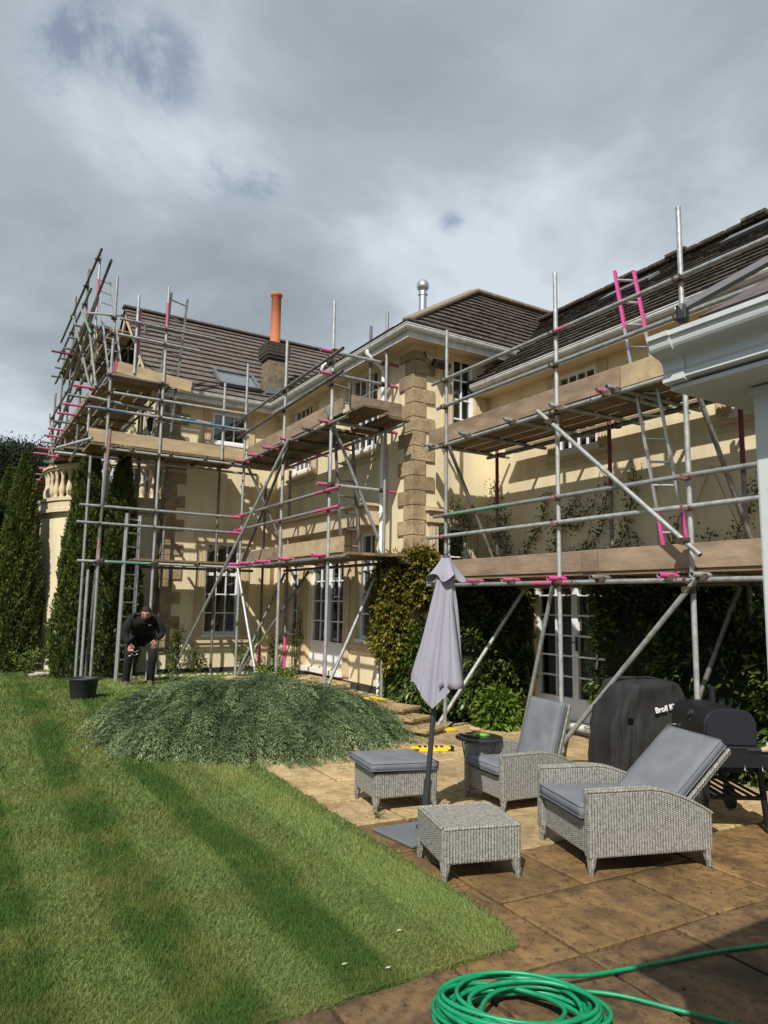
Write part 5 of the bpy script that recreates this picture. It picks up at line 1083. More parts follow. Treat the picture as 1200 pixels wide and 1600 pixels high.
# plain stool: corners from the paving
c = ((-3.445+-3.313)/2, (2.545+2.998)/2); d1 = Vector((-3.313+3.445, 2.998-2.545)); a1 = math.atan2(d1.y, d1.x); out_ = Vector((-math.sin(a1), math.cos(a1)))
cc = Vector(c)+out_*.245; ottoman('square grey rattan footstool without a cushion in front of the parasol base', (cc.x, cc.y, 0), a1, .50, .48)
d1 = Vector((-4.718+4.802, 3.406-2.892)); a1 = math.atan2(d1.y, d1.x); out_ = Vector((-math.sin(a1), math.cos(a1))); cc = Vector(((-4.76), 3.149))+out_*.24
ottoman('grey rattan footstool with dark grey cushion behind the parasol pole', (cc.x, cc.y, 0), a1, .54, .46, True)
def chair(label, loc, ang, rec):
    """faces -y locally; arms along y"""
    t = thing('reclining_armchair', (0, 0, 0), label, 'armchair'); w_, d_ = .70, .86; hb = .10; ah = .495
    MB().box((-w_/2+.062, -d_/2+.03, hb), (w_/2-.062, d_/2-.04, .285)).build('seat_base', m_wick, t, bevel=.01)
    for sx in (-1, 1):
        xa, xb = (sx*w_/2, sx*(w_/2-.065)); n = 12; poly = [(-d_/2, hb), (d_/2, hb)]
        ys = [d_/2-(d_)*i/n for i in range(n+1)]
        poly += [(y, (ah-.015-.15*max((y+.02)/(d_/2), 0)**1.7)) for y in ys]
        P = [(min(xa, xb), y, z) for y, z in poly]; mb = MB(); mb.prism(P, (abs(xa-xb), 0, 0)); mb.build('arm', m_wick, t, bevel=.012)
        tp = [(sx*(w_/2-.032), y, z+.004) for y, z in poly[2:]]
        for o_ in (-.026, .026): MB().path([(p[0]+o_, p[1], p[2]) for p in tp], .011, 6).build('rolled_edge', m_wick, t)
    legs(t, w_, d_, hb+.01, .035)
    put_cushion(t, w_-.135, .60, .10, Matrix.Translation((0, -.145, .335)) @ Matrix.Rotation(R_(-3), 4, 'X'), 'seat_cushion')
    piv = Vector((0, .13, .30)); up_ = Vector((0, math.sin(rec), math.cos(rec))); nf = Vector((0, -math.cos(rec), math.sin(rec)))
    mid = piv+up_*.30; R4 = Matrix((Vector((1, 0, 0)), up_, nf)).transposed().to_4x4() if True else None
    R4 = Matrix(((1, 0, 0), (0, up_.y, nf.y), (0, up_.z, nf.z))).to_4x4()
    mb = MB(); mb.obox(mid-nf*.075+up_*.005, (w_/2-.075, 0, 0), up_*.325, nf*.018); mb.build('backrest', m_wick, t, bevel=.01)
    for sx in (-1, 1): MB().path([mid-nf*.06+up_*k+Vector((sx*(w_/2-.075), 0, 0)) for k in (-.32, .33)], .013, 6).build('rolled_edge', m_wick, t)
    put_cushion(t, w_-.14, .64, .085, Matrix.Translation(mid+up_*.01) @ R4, 'back_cushion')
    MB().tube(mid-nf*.09-up_*.1+Vector((.2, 0, 0)), (.2, .33, .16), .008, 6).build('recline_strut', m_blackmetal, t)
    place(t, loc, ang); return t
# front chair: near side legs (-3.147,3.401)->(-2.899,4.173)
A = Vector((-3.147, 3.401)); B = Vector((-2.899, 4.173)); dv = (B-A).normalized(); ang = math.atan2(dv.y, dv.x)-math.pi/2
lft = Vector((-dv.y, dv.x)); cc = (A+B)/2+lft*.31+dv*.0; chair('grey rattan armchair reclined far back at the front right beside the grill', (cc.x, cc.y, 0), ang, R_(47))
A = Vector((-4.37, 3.74)); B = A+(Vector((-.0, 1)).lerp(Vector((.3, .95)), .35)).normalized()*.80; dv = (B-A).normalized(); ang = math.atan2(dv.y, dv.x)-math.pi/2; lft = Vector((-dv.y, dv.x)); cc = (A+B)/2+lft*.25
chair('grey rattan armchair with nearly upright back behind the side table', (cc.x, cc.y, 0), ang, R_(17)).scale = (.80, .90, .88)
# side table
st = thing('side_table', (-4.93, 4.0, 0), 'round dark glass side table on thin wire legs', 'side table')
MB().lathe((-4.93, 4.0, .44), [(.005, 0), (.20, 0), (.205, .008), (.205, .018), (.195, .022), (.005, .022)], 32).build('table_top', m_glasstop, st)
for k in range(3):
    a = k*2.09+.3; p = Vector((-4.93+.16*math.cos(a), 4.0+.16*math.sin(a), .44)); q = Vector((-4.93+.10*math.cos(a+.3), 4.0+.10*math.sin(a+.3), .0)); MB().path([p, p.lerp(q, .5)+Vector((0, 0, .0)), q, q+Vector((.05*math.cos(a+2), .05*math.sin(a+2), .006))], .005, 6).build('leg', m_rust, st)
    MB().path([p+Vector((.03, .02, 0)), q], .004, 6).build('leg', m_rust, st)
tag(MB().obox((-4.95, 4.04, .472), (.06, .02, 0), (-.01, .03, 0), (0, 0, .006)).build('packet', mat('lime_packet', (.22, .55, .06), .5)), 'small lime green packet on the round side table', 'packet')
# parasol
um = thing('parasol', (-4.33, 2.93, 0), 'closed lilac grey parasol on a dark pole with square base', 'parasol')
bp = [(-4.46, 2.66), (-4.02, 2.70), (-4.02, 3.12), (-4.44, 3.06)]
MB().prism([(x, y, .004) for x, y in bp], (0, 0, .022)).build('base_plate', m_baseplate, um, bevel=.008)
b0 = Vector((-4.42, 3.02, .025)); tp = Vector((-4.36, 3.24, 1.93)); b0 = Vector((-4.29, 2.985, .025)); tp = b0+Vector((.02, .165, 1.90))
MB().tube(b0, b0.lerp(tp, .17), .028, 14).build('sleeve', m_anth, um); MB().lathe(tuple(b0), [(.06, 0), (.06, .012), (.03, .02)], 14).build('collar', m_anth, um)
MB().tube(b0.lerp(tp, .15), tp, .0195, 12).build('pole', m_anth, um)
def canopy():
    # folded fabric: soft folds hanging from the top, pointed lower edge
    V = []; F = []; nz, na = 44, 128; vdir = Vector((-.76, .65, 0)); rd = Vector((.65, .76, 0))
    for i in range(nz+1):
        s = i/nz
        for j in range(na):
            a = 2*math.pi*j/na; ca, sa = math.cos(a), math.sin(a)
            w0 = .040+.122*s**.95
            if s > .93: w0 *= 1-.05*(s-.93)/.07
            k = min(s*3, 1); fold = 1+.15*math.sin(a*6+s*1.2)*k+.07*math.sin(a*11+1-s*2)*k*s+.04*math.sin(a*23)*k*s
            r = w0*fold; lat = ca*r*1.02
            z = 1.90-s*.875-.175*max(s-.55, 0)/.45*max(1-abs(lat+.01)/.15, 0)**.85
            c = b0.lerp(tp, z/1.93); V.append(Vector((c.x, c.y, z))+rd*(lat+.012*s+.008*math.sin(s*5))+vdir*(sa*r*.66))
    for i in range(nz):
        for j in range(na): F.append((i*na+j, i*na+(j+1) % na, (i+1)*na+(j+1) % na, (i+1)*na+j))
    return MB().add(V, F, True)
canopy().build('canopy', m_canopy, um)
# flap panel on the right
mb = MB(); rd = Vector((.65, .76, 0)); vd = Vector((-.76, .65, 0)); V = []; n1_, n2_ = 16, 8
for i in range(n1_+1):
    s = i/n1_; z = 1.70-s*.70; c0 = b0.lerp(tp, z/1.93)
    for j in range(n2_+1):
        q = j/n2_; V.append(Vector((c0.x, c0.y, z-.0*q))+rd*(.03+(.03+.150*s)*q)+vd*(-.10*s-.02+.035*math.sin(q*7)))
mb.add(V, [(i*(n2_+1)+j, i*(n2_+1)+j+1, (i+1)*(n2_+1)+j+1, (i+1)*(n2_+1)+j) for i in range(n1_) for j in range(n2_)], True); o = mb.build('canopy_panel', m_canopy, um); so_ = o.modifiers.new('t', 'SOLIDIFY'); so_.thickness = .004
mb = MB(); V = []; na = 48
for i in range(9):
    s = i/8
    for j in range(na):
        a = 2*math.pi*j/na; r = (.035+.085*s**1.2)*(1+.28*s*math.sin(a*4+.6)); V.append(Vector((tp.x, tp.y, 1.945-.16*s-.03*s*math.sin(a*4+2)))+rd*math.cos(a)*r+vd*math.sin(a)*r*.8)
mb.add(V, [(i*na+j, i*na+(j+1) % na, (i+1)*na+(j+1) % na, (i+1)*na+j) for i in range(8) for j in range(na)], True); mb.add([V[j] for j in range(na)], [tuple(range(na))]); mb.build('top_vent', m_canopy, um)
MB().lathe((tp.x, tp.y, 1.94), [(.035, 0), (.03, .012), (.012, .02), (.006, .035)], 12).build('finial', m_anth, um)
# yellow level / toy item on the patio
yl = thing('spirit_level', (-6.5, 4.6, 0), 'yellow plastic spirit level lying on the patio behind the parasol pole', 'spirit level')
c0 = Vector((-6.50, 4.60, 0)); d_ = Vector((.45, .89, 0)).normalized(); nn = Vector((-d_.y, d_.x, 0))
MB().obox(c0+Vector((0, 0, .035)), d_*.22, nn*.035, (0, 0, .012)).build('body', m_yellow, yl, bevel=.006); MB().obox(c0+d_*.03+Vector((0, 0, .012)), d_*.16, nn*.05, (0, 0, .012)).build('foot', m_yellow, yl, bevel=.006)
for k in range(5): MB().obox(c0+d_*(-.12+k*.06)+Vector((0, 0, .048)), d_*.015, nn*.037, (0, 0, .003)).build('rib', m_blackmetal, yl)
MB().obox(c0+d_*.235+Vector((0, 0, .03)), d_*.018, nn*.04, (0, 0, .016)).build('end_cap', m_blackmetal, yl)
tag(MB().path([(-7.25, 5.75, .03), (-7.15, 5.82, .03)], [.03, .02], 10).build('short_offcut', m_boardy), 'short pale round offcut beside the yellow pad by the climber', 'offcut')

# ---------------------------------------------------------------- covered grill and smoker
cvx, cvy = -4.60, 5.70
ct = thing('covered_grill', (cvx, cvy, 0), 'large gas grill under a black fabric cover with white lettering', 'grill')
cd = Vector((.25, .97, 0)).normalized(); cn = Vector((cd.y, -cd.x, 0))
V = []; nz, na = 34, 110
for i in range(nz+1):
    s = i/nz
    if s < .84: z = .03+s*1.0; k = 1
    else: q = (s-.84)/.16; z = .87+.055*math.sin(q*math.pi/2); k = max(1-q**2.2, .02)
    for j in range(na):
        a = 2*math.pi*j/na; ca, sa = math.cos(a), math.sin(a); ex = .42
        w_ = (.43-.13*max((s-.45)/.4, 0)**1.2 if s < .84 else .30) ; d2 = .30-.05*s
        px = math.copysign(abs(ca)**ex, ca)*w_*k; py = math.copysign(abs(sa)**ex, sa)*d2*k
        fl_ = (1-s)**.7*.022*math.sin(a*11+1.7*math.sin(s*5))+(1-s)*.018*math.sin(a*23+s*9)+.012*math.sin(a*5+s*14)*(s < .84)
        m__ = 1+fl_/max(math.hypot(px, py), .1)
        V.append(Vector((cvx, cvy, z+.006*math.sin(a*4+s*3)*(s > .8)))+cd*px*m__+cn*py*m__)
MB().add(V, [(i*na+j, i*na+(j+1) % na, (i+1)*na+(j+1) % na, (i+1)*na+j) for i in range(nz) for j in range(na)]+[tuple(nz*na+j for j in range(na))], True).build('cover', m_cover, ct)
def text(s, size, m, parent, origin, xdir, ydir, ext=.002):
    cu = bpy.data.curves.new('lettering', 'FONT'); cu.body = s; cu.size = size; cu.extrude = ext; cu.offset = size*.03; tmp = bpy.data.objects.new('tmp', cu); COL.objects.link(tmp)
    bpy.context.view_layer.update(); me = bpy.data.meshes.new_from_object(tmp.evaluated_get(bpy.context.evaluated_depsgraph_get())); bpy.data.objects.remove(tmp)
    xd, yd = Vector(xdir).normalized(), Vector(ydir).normalized(); zd = xd.cross(yd).normalized(); yd = zd.cross(xd); me.transform(Matrix((xd, yd, zd)).transposed().to_4x4()); me.materials.clear(); me.materials.append(m)
    o = bpy.data.objects.new('lettering', me); COL.objects.link(o); o.location = origin; W[o] = Vector(origin); adopt(o, parent); return o
TXT = text('Broil King', .070, m_lettering, ct, Vector((cvx, cvy, .635))+cn*.295-cd*.06, cd+Vector((0, 0, .16)), (0, 0, 1), .003)
MB().beam(Vector((cvx, cvy, .90))+cn*.17+cd*(.02), Vector((cvx, cvy, .875))+cn*.22+cd*.06, .012, .004).build('white_tag', m_lettering, ct)
mb = MB(); mb.beam(Vector((cvx, cvy, .60))+cn*.30-cd*.33, Vector((cvx, cvy, .76))+cn*.29-cd*.30, .05, .012, cn); mb.build('side_flap', m_cover, ct)
# barrel smoker
bb = thing('barrel_grill', (-3.5, 5.3, 0), 'black barrel grill on a wheeled frame with side shelf and steel handle', 'grill')
ec = Vector((-3.21, 4.96, 0)); bax = Vector((-.84, .54, 0)).normalized(); bs = Vector((bax.y, -bax.x, 0))   # bs points to the right/back side
Lb = .62
def dsec(r=.0, k=20, top=.315, w_=.195):
    pts = [(-w_-r, 0), (-w_-r, .10)]
    for i in range(k+1):
        a = math.pi-math.pi*i/k; pts.append((math.copysign(abs(math.cos(a))**.55, math.cos(a))*(w_+r), .11+math.sin(a)**.6*(.165+r) if math.sin(a) > 0 else .11))
    pts += [(w_+r, .10), (w_+r, 0)]; return pts
z0 = .575
def dpr(a, b, r=0, zz=z0, pts=None):
    P = [ec+bax*a+bs*x+Vector((0, 0, zz+y)) for x, y in (pts or dsec(r))]; return MB().prism(P, bax*(b-a))
dpr(.0, Lb).build('lid', m_blackmetal, bb, bevel=.012); dpr(-.012, .0, -.02, z0+.03).build('end_plate', m_bplate, bb, bevel=.004)
dpr(-.005, Lb+.005, pts=[(-.205, -.10), (-.205, .02), (.205, .02), (.205, -.10), (.14, -.17), (-.14, -.17)]).build('fire_box', m_blackmetal, bb, bevel=.01)
hx = -bs; a0 = ec+bax*.08-bs*.20+Vector((0, 0, z0+.085)); a1_ = ec+bax*(Lb-.10)-bs*.20+Vector((0, 0, z0+.085))
MB().path([a0, a0-bs*.06, a0-bs*.075+bax*.03, a1_-bs*.075-bax*.03, a1_-bs*.06, a1_], .010, 8).build('handle', m_steel, bb)
MB().lathe((0, 0, 0), [(.005, 0), (.028, 0), (.028, .012), (.005, .014)], 14)
for s, q in ((.2, .215), (.42, .16)):
    p = ec+bax*.25-bs*.175+Vector((0, 0, z0+q)); mb = MB(); mb.tube(p, p-bs*.02+Vector((0, 0, .012)), .026 if q > .2 else .014, 12); mb.build('thermometer', m_anth, bb)
p = ec+bax*(Lb-.1)+bs*.10+Vector((0, 0, z0+.23)); MB().tube(p, p+Vector((0, 0, .16)), .026, 12).build('chimney_stack', m_blackmetal, bb)
# shelf in front of the end plate
for k in range(5):
    c_ = ec-bax*(.05+k*.052)+Vector((0, 0, z0-.005)); MB().obox(c_, bax*.021, bs*.25, (0, 0, .010)).build('shelf_slat', m_blackmetal, bb)
for s in (-1, 1): MB().obox(ec-bax*.15+bs*.235*s+Vector((0, 0, z0-.025)), bax*.15, bs*.012, (0, 0, .015)).build('shelf_rail', m_blackmetal, bb)
MB().obox(ec-bax*.29+Vector((0, 0, z0-.035)), bax*.008, bs*.25, (0, 0, .03)).build('shelf_front', m_blackmetal, bb)
for k in range(3):
    p = ec-bax*.30+bs*(-.05+k*.12)+Vector((0, 0, z0-.05)); MB().path([p, p-Vector((0, 0, .03)), p-Vector((0, 0, .04))-bax*.015, p-Vector((0, 0, .03))-bax*.025], .003, 5).build('hook', m_steel, bb)
for a in (-.02, Lb-.02):
    for s in (-1, 1):
        t_ = ec+bax*a+bs*.18*s; MB().beam(t_+Vector((0, 0, z0-.08)), t_+bs*.05*s+Vector((0, 0, .02 if a < .3 else .10)), .034, .034, bax).build('leg', m_blackmetal, bb)
for a in (-.02, Lb-.02): MB().beam(ec+bax*a-bs*.20+Vector((0, 0, .24)), ec+bax*a+bs*.20+Vector((0, 0, .24)), .025, .025).build('cross_bar', m_blackmetal, bb)
for k in range(6): MB().beam(ec+bax*-.02+bs*(-.17+k*.07)+Vector((0, 0, .255)), ec+bax*(Lb-.02)+bs*(-.17+k*.07)+Vector((0, 0, .255)), .03, .008).build('lower_slat', m_blackmetal, bb)
MB().beam(ec+bax*.0+bs*.2+Vector((0, 0, .52)), ec+bax*(Lb-.05)+bs*.2+Vector((0, 0, .3)), .02, .02).build('diagonal_bar', m_blackmetal, bb)
for s in (-1, 1):
    p = ec+bax*(Lb-.02)+bs*.24*s+Vector((0, 0, .09)); MB().tube(p-bs*.018, p+bs*.018, .09, 20).build('wheel', m_rubber, bb)
    p = ec-bax*.02+bs*.23*s+Vector((0, 0, .025)); MB().tube(p-bs*.02, p+bs*.02, .025, 10).build('foot', m_rubber, bb)
sq = thing('cleaning_brush', tuple(ec-bax*.16+bs*.1+Vector((0, 0, z0))), 'small cream brush with a dark handle lying on the grill shelf', 'brush')
p = ec-bax*.17+bs*.13+Vector((0, 0, z0+.03)); mb = MB(); mb.path([p, p+bs*.05+Vector((0, 0, .008)), p+bs*.09], [.014, .026, .012], 10); mb.build('head', m_boardy, sq); MB().tube(p-bs*.10, p, .007, 8).build('handle', m_anth, sq)

# ---------------------------------------------------------------- hose
hc = Vector((-2.20, 2.00)); pts = []; nT = 13
ra = Vector((.65, .76)); va = Vector((-.76, .65))
T = np.linspace(0, nT*2*math.pi, nT*40)
offs = [(.0, .0), (-.05, .02), (.06, -.01), (-.08, .0), (.05, .03), (-.02, -.03), (.09, .01), (-.06, .03), (.03, -.02), (-.10, .01), (.02, .03), (.07, -.02), (-.03, .0), (.0, .0)]
rads = [.30, .27, .25, .22, .26, .28, .20, .24, .27, .19, .25, .22, .26, .24]
for i, t in enumerate(T):
    k = t/(2*math.pi); q = int(k); fr_ = k-q; fr_ = fr_*fr_*(3-2*fr_); q2 = min(q+1, nT)
    ox = offs[q][0]*(1-fr_)+offs[q2][0]*fr_; oy = offs[q][1]*(1-fr_)+offs[q2][1]*fr_; r = rads[q]*(1-fr_)+rads[q2]*fr_
    a_ = t+1.9+.25*math.sin(k*2.7)
    p = hc+ra*(math.cos(a_)*r*1.12+ox+.01*math.sin(t*3.1))+va*(math.sin(a_)*r*.72+oy); z = .014+.0055*k+.012*(1+math.sin(t*1.0+k*1.3))*min(k/3, 1)
    pts.append(Vector((p.x, p.y, z)))
tail = [pts[-1], Vector((-2.31, 2.30, .06)), Vector((-2.29, 2.48, .03)), Vector((-2.24, 2.85, .012)), Vector((-2.17, 3.2, .012)), Vector((-2.08, 3.5, .012)), Vector((-1.9, 4.1, .012))]
head = [Vector((-1.7, 2.75, .012)), Vector((-1.95, 2.6, .012)), Vector((-2.2, 2.42, .014)), pts[0]+Vector((.0, .02, .0))]
def cat(P, n=10):
    o = []
    for i in range(len(P)-1):
        p0, p1, p2, p3 = P[max(i-1, 0)], P[i], P[i+1], P[min(i+2, len(P)-1)]
        for k in range(n):
            t = k/n; o.append(.5*((2*p1)+(p2-p0)*t+(2*p0-5*p1+4*p2-p3)*t*t+(3*p1-p0-3*p2+p3)*t*t*t))
    return o+[P[-1]]
allp = cat(head[:-1]+[pts[0]], 10)[:-1]+pts+cat(tail, 10)[1:]
tag(MB().path(allp, .0092, 8).build('garden_hose', m_hose), 'bright green garden hose coiled on the dark paving at the bottom', 'hose')
m_petal = mat('cream_petal', (.55, .54, .42), .8)
# petals on lawn
for x, y, l in ((-2.78, 1.75, 'cream fallen petal nearest the hose'), (-3.05, 1.98, 'small cream petal on the lawn corner'), (-2.9, 1.6, 'tiny white petal on the lawn left of the hose')):
    tag(MB().obox((x, y, .028), (.010, .006, .004), (-.004, .006, 0), (0, 0, .001)).build('petal', m_petal), l, 'petal', 'petals on the lawn')
# crumbs of soil on the patio
mb = MB()
cc_ = [(random.uniform(-3.9, -1.2), random.uniform(1.2, 5.0)) for _ in range(60)]
for k in range(3400):
    q_ = random.choice(cc_); x, y = (q_[0]+random.gauss(0, .16), q_[1]+random.gauss(0, .16)) if k % 3 else (random.uniform(-4.2, -1.2), random.uniform(1.2, 5.2)); r = random.uniform(.0012, .0028) if k % 14 else random.uniform(.003, .006)
    if x < -2.7 and y < yedge(x): continue
    a_ = random.random()*3; mb.obox((x, y, r*.3), (r*math.cos(a_), r*math.sin(a_), 0), (-r*.6*math.sin(a_), r*.6*math.cos(a_), 0), (0, 0, r*.45))
tag(mb.build('soil_crumbs', mat('dry_brown_soil', (.035, .022, .012), .98, var=.4, scale=90)), 'scattered crumbs of soil on the damp paving', 'soil', kind='stuff')

# ---------------------------------------------------------------- bucket
bk = thing('bucket', (-10.35, 1.62, GZ-.01), 'black rubber bucket standing on the lawn', 'bucket')
MB().lathe((-10.35, 1.62, g(-10.35)), [(.14, 0), (.155, .02), (.185, .26), (.20, .27), (.20, .29), (.185, .29), (.175, .26), (.14, .03), (.005, .02)], 28, caps=False).build('body', m_rubber, bk)
for s in (-1, 1):
    c_ = Vector((-10.35+.06*s, 1.62+.19*s, g(-10.35)+.27)); MB().path([c_+Vector((-.06, 0, 0)), c_+Vector((-.04, .03*s, .012)), c_+Vector((.04, .03*s, .012)), c_+Vector((.06, 0, 0))], .01, 6).build('handle', m_rubber, bk)

# ---------------------------------------------------------------- person
def skinned(name, pts, edges, m, root=0, sub=2):
    me = bpy.data.meshes.new(name); me.from_pydata([p[0] for p in pts], edges, []); o = bpy.data.objects.new(name, me); COL.objects.link(o)
    sk_ = o.modifiers.new('skin', 'SKIN'); sk_.use_smooth_shade = True
    if not me.skin_vertices: me.skin_vertices.new() if hasattr(me.skin_vertices, 'new') else None
    for i, v in enumerate(me.skin_vertices[0].data):
        r = pts[i][1]; v.radius = r if isinstance(r, tuple) else (r, r); v.use_root = (i == root)
    ss = o.modifiers.new('sub', 'SUBSURF'); ss.levels = sub; ss.render_levels = sub
    bpy.context.view_layer.update(); dg = bpy.context.evaluated_depsgraph_get(); m2 = bpy.data.meshes.new_from_object(o.evaluated_get(dg)); bpy.data.objects.remove(o)
    m2.materials.clear(); m2.materials.append(m); m2.polygons.foreach_set('use_smooth', [True]*len(m2.polygons)); m2.name = name
    o = bpy.data.objects.new(name, m2); COL.objects.link(o); W[o] = Vector((0, 0, 0)); return o
pe = thing('person', (0, 0, 0), 'person in black work clothes bending forward with hands at the knees on the lawn', 'person')
parts = []
# jacket: torso + arms (x right in view, y away, z up)
hip = [((0, .24, .74), (.17, .13)), ((0, .16, .82), (.185, .14)), ((0, .02, .905), (.20, .145)), ((0, -.10, .965), (.205, .135)), ((0, -.17, 1.00), (.145, .11)), ((.01, -.225, 1.03), (.065, .065)),
       ((-.165, -.13, .965), (.095, .095)), ((-.235, -.15, .885), (.080, .080)), ((-.255, -.16, .79), (.064, .064)), ((-.235, -.22, .70), (.046, .046)), ((-.20, -.27, .655), (.036, .036)),
       ((.17, -.12, .955), (.095, .095)), ((.245, -.13, .875), (.082, .082)), ((.275, -.12, .79), (.064, .064)), ((.235, -.18, .735), (.047, .047)), ((.195, -.225, .71), (.038, .038))]
parts.append(skinned('jacket', hip, [(0, 1), (1, 2), (2, 3), (3, 4), (4, 5), (3, 6), (6, 7), (7, 8), (8, 9), (9, 10), (3, 11), (11, 12), (12, 13), (13, 14), (14, 15)], m_jacket))
tro = [((0, .25, .735), (.145, .115)), ((-.10, .20, .68), (.098, .105)), ((-.15, .02, .58), (.082, .088)), ((-.175, -.09, .47), (.068, .072)), ((-.185, -.05, .30), (.062, .066)), ((-.19, .0, .12), (.055, .06)), ((-.19, .01, .06), (.058, .064)),
       ((.10, .20, .68), (.098, .105)), ((.14, .02, .58), (.082, .088)), ((.16, -.08, .47), (.068, .072)), ((.155, -.03, .30), (.062, .066)), ((.15, .02, .12), (.055, .06)), ((.15, .03, .06), (.058, .064))]
parts.append(skinned('trousers', tro, [(0, 1), (1, 2), (2, 3), (3, 4), (4, 5), (5, 6), (0, 7), (7, 8), (8, 9), (9, 10), (10, 11), (11, 12)], m_trous))
for x, y in ((-.19, .01), (.15, .03)):
    parts.append(skinned('boot', [((x, y+.05, .045), (.042, .045)), ((x, y-.03, .045), (.045, .04)), ((x-.01, y-.14, .03), (.042, .028)), ((x, y+.02, .09), (.046, .05))], [(0, 1), (1, 2), (1, 3)], m_boot))
# head
hx, hy, hz = .02, -.315, 1.085
def head():
    V = []; nz, na = 28, 36
    for i in range(nz+1):
        ph = math.pi*i/nz; zz = math.cos(ph); r = math.sin(ph)
        for j in range(na):
            a = 2*math.pi*j/na; x = r*math.cos(a); y = r*math.sin(a)   # face toward -y
            wx = .076*(1-.22*max(-zz-.15, 0)**1.0); wy = .094*(1-.10*max(-zz, 0)); X = x*wx; Y = y*wy; Z = zz*.118
            f_ = max(-y, 0)
            if f_ > .3:
                Y -= .020*math.exp(-((x/.20)**2+((zz+.05)/.20)**2))*f_                   # nose
                Y += .011*(math.exp(-(((x-.40)/.17)**2+((zz-.10)/.11)**2))+math.exp(-(((x+.40)/.17)**2+((zz-.10)/.11)**2)))  # sockets
                Y -= .006*math.exp(-((x/.6)**2+((zz-.27)/.09)**2)); Y -= .010*math.exp(-((x/.35)**2+((zz+.72)/.16)**2)); Y -= .004*math.exp(-((x/.3)**2+((zz+.40)/.05)**2))
            V.append((X, Y, Z))
    return MB().add(V, [(i*na+j, i*na+(j+1) % na, (i+1)*na+(j+1) % na, (i+1)*na+j) for i in range(nz) for j in range(na)], True)
HM = Matrix.Translation((hx, hy, hz)) @ Matrix.Rotation(R_(-14), 4, 'Z') @ Matrix.Rotation(R_(30), 4, 'X') @ Matrix.Scale(.92, 4)
def mk(mb, name, m, mtx=HM):
    mb.v = [tuple(mtx @ Vector(p)) for p in mb.v]; o = mb.build(name, m, None); parts.append(o); return o
hd_ = head(); mk(hd_, 'head', m_skin)
hr_ = MB(); V = []; nz, na = 16, 30
for i in range(nz+1):
    ph = math.pi*.60*i/nz
    for j in range(na):
        a = 2*math.pi*j/na; x = math.sin(ph)*math.cos(a); y = math.sin(ph)*math.sin(a); z = math.cos(ph)
        k = 1.0; lim = .30 if y < 0 else -.9
        if y < -.1 and z < .60: zz = max(z, .60-.7*max(abs(x)-.72, 0)/.28); s = math.sqrt(max(1-zz*zz, 0)); rr = math.hypot(x, y) or 1; x, y, z = x/rr*s, y/rr*s, zz
        V.append((x*.080, y*.099, z*.124))
hr_.add(V, [(i*na+j, i*na+(j+1) % na, (i+1)*na+(j+1) % na, (i+1)*na+j) for i in range(nz) for j in range(na)], True); mk(hr_, 'hair', m_hair)
bd = MB(); V = []
for i in range(9):
    zz = -.33-.62*i/8
    for j in range(17):
        a = math.pi+math.pi*(j/16)*1.0; r = math.sqrt(1-zz*zz); x, y = math.cos(a)*r, math.sin(a)*r; up_ = .14*math.exp(-(x/.35)**2) if i == 0 else 0
        V.append((x*.079*(1-.20*max(-zz-.15, 0)), y*.097-.009*math.exp(-((x/.35)**2+((zz+.72)/.16)**2)), (zz-up_*.5)*.120))
bd.add(V, [(i*17+j, i*17+j+1, (i+1)*17+j+1, (i+1)*17+j) for i in range(8) for j in range(16)], True); mk(bd, 'beard', m_hair)
for s in (-1, 1):
    e = MB(); e.lathe((s*.030, -.078, .012), [(.001, -.004), (.005, -.002), (.006, 0), (.005, .002), (.001, .004)], 10); mk(e, 'eye', m_blackmetal)
    e = MB(); e.path([(s*.074, .0, .02), (s*.080, .008, .0), (s*.076, .004, -.025)], [.010, .013, .008], 8); mk(e, 'ear', m_skin)
    e = MB(); e.path([(s*.014, -.092, .030), (s*.030, -.090, .036), (s*.048, -.076, .030)], .004, 6); mk(e, 'eyebrow', m_hair)
e = MB(); e.path([(-.022, -.087, -.048), (0, -.095, -.046), (.022, -.087, -.048)], .004, 6); mk(e, 'mouth', mat('lips', (.33, .12, .10), .5))
parts.append(skinned('neck', [((.0, -.19, 1.0), .062), ((.02, -.255, 1.045), .054), ((.03, -.285, 1.075), .05)], [(0, 1), (1, 2)], m_skin))
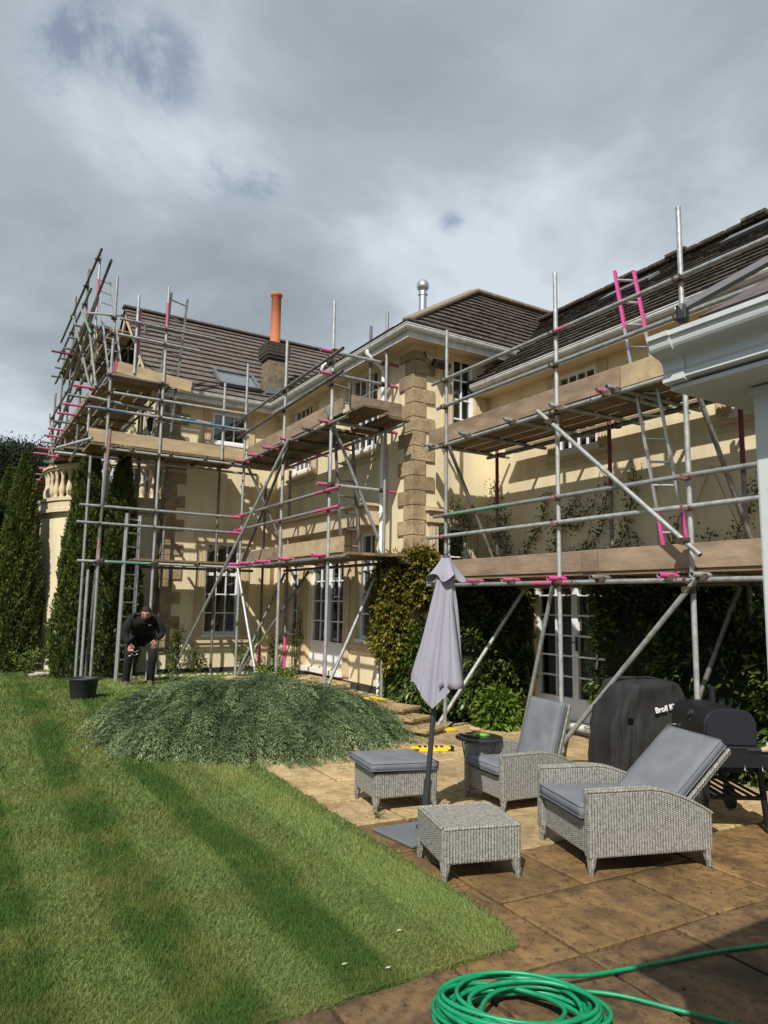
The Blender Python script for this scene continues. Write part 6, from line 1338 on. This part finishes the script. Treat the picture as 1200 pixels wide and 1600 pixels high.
# collar
def hand(wp, fdir, side, curl, m=m_skin):
    """palm + 4 fingers + thumb as one skinned mesh"""
    fd = Vector(fdir).normalized(); sd = Vector(side).normalized(); sd = (sd-fd*sd.dot(fd)).normalized(); nd = fd.cross(sd)
    wp = Vector(wp); pts = [(tuple(wp), (.026, .020)), (tuple(wp+fd*.045), (.034, .017))]; ed = [(0, 1)]
    for k, L in enumerate((.068, .078, .072, .056)):
        b = wp+fd*.075+sd*(.027-.018*k); d = fd; prev = 1; pts.append((tuple(b), (.0095, .0095))); ed.append((1, len(pts)-1)); prev = len(pts)-1; cang = 0
        for j in range(3):
            cang += curl; d = (fd*math.cos(cang)+nd*math.sin(cang)); b = b+d*L/3; pts.append((tuple(b), (.0088-.001*j,)*2)); ed.append((prev, len(pts)-1)); prev = len(pts)-1
    b = wp+fd*.022+sd*.030; pts.append((tuple(b), (.013, .012))); ed.append((0, len(pts)-1)); q = len(pts)-1
    for j in range(2): b = b+(fd*.75+sd*(.55-.3*j)+nd*.25*curl).normalized()*.030; pts.append((tuple(b), (.0105-.001*j,)*2)); ed.append((q, len(pts)-1)); q = len(pts)-1
    return skinned('hand', pts, ed, m, 0, 2)
parts.append(hand((-.185, -.285, .640), (.18, -.15, -1), (.9, .3, .2), .55)); parts.append(hand((.180, -.235, .695), (-.25, .05, -1), (-.95, -.1, .2), .16))
for o in parts: adopt(o, pe)
t_ = MB(); t_.box((.055, -.262, .905), (.10, -.258, .915)); o = t_.build('chest_logo', m_lettering, None); adopt(o, pe)
px_, py_ = -11.55, 2.62; pe.location = (px_, py_, g(px_)-.005); pe.rotation_euler = (0, 0, R_(80.8)); pe.scale = (1.06, 1.06, 1.05)
# wire tool in hand
tl = thing('hand_tool', (0, 0, 0), 'small bright metal tool and wire dangling from the hand of the person', 'tool')
mb = MB(); base = Vector((-.165, -.31, .56))
mb.path([base+Vector((0, 0, .04)), base+Vector((.02, -.01, -.02)), base+Vector((-.02, 0, -.07))], .006, 6); mb.path([base+Vector((0, 0, .02)), base+Vector((.06, -.01, -.01)), base+Vector((.10, 0, .015))], .006, 6); mb.path([base+Vector((-.03, 0, -.07)), base+Vector((.0, 0, -.05)), base+Vector((.06, 0, -.055)), base+Vector((.09, 0, -.04))], .005, 6)
o = mb.build('tool_body', m_steel, None); adopt(o, tl); tl.location = pe.location; tl.rotation_euler = pe.rotation_euler
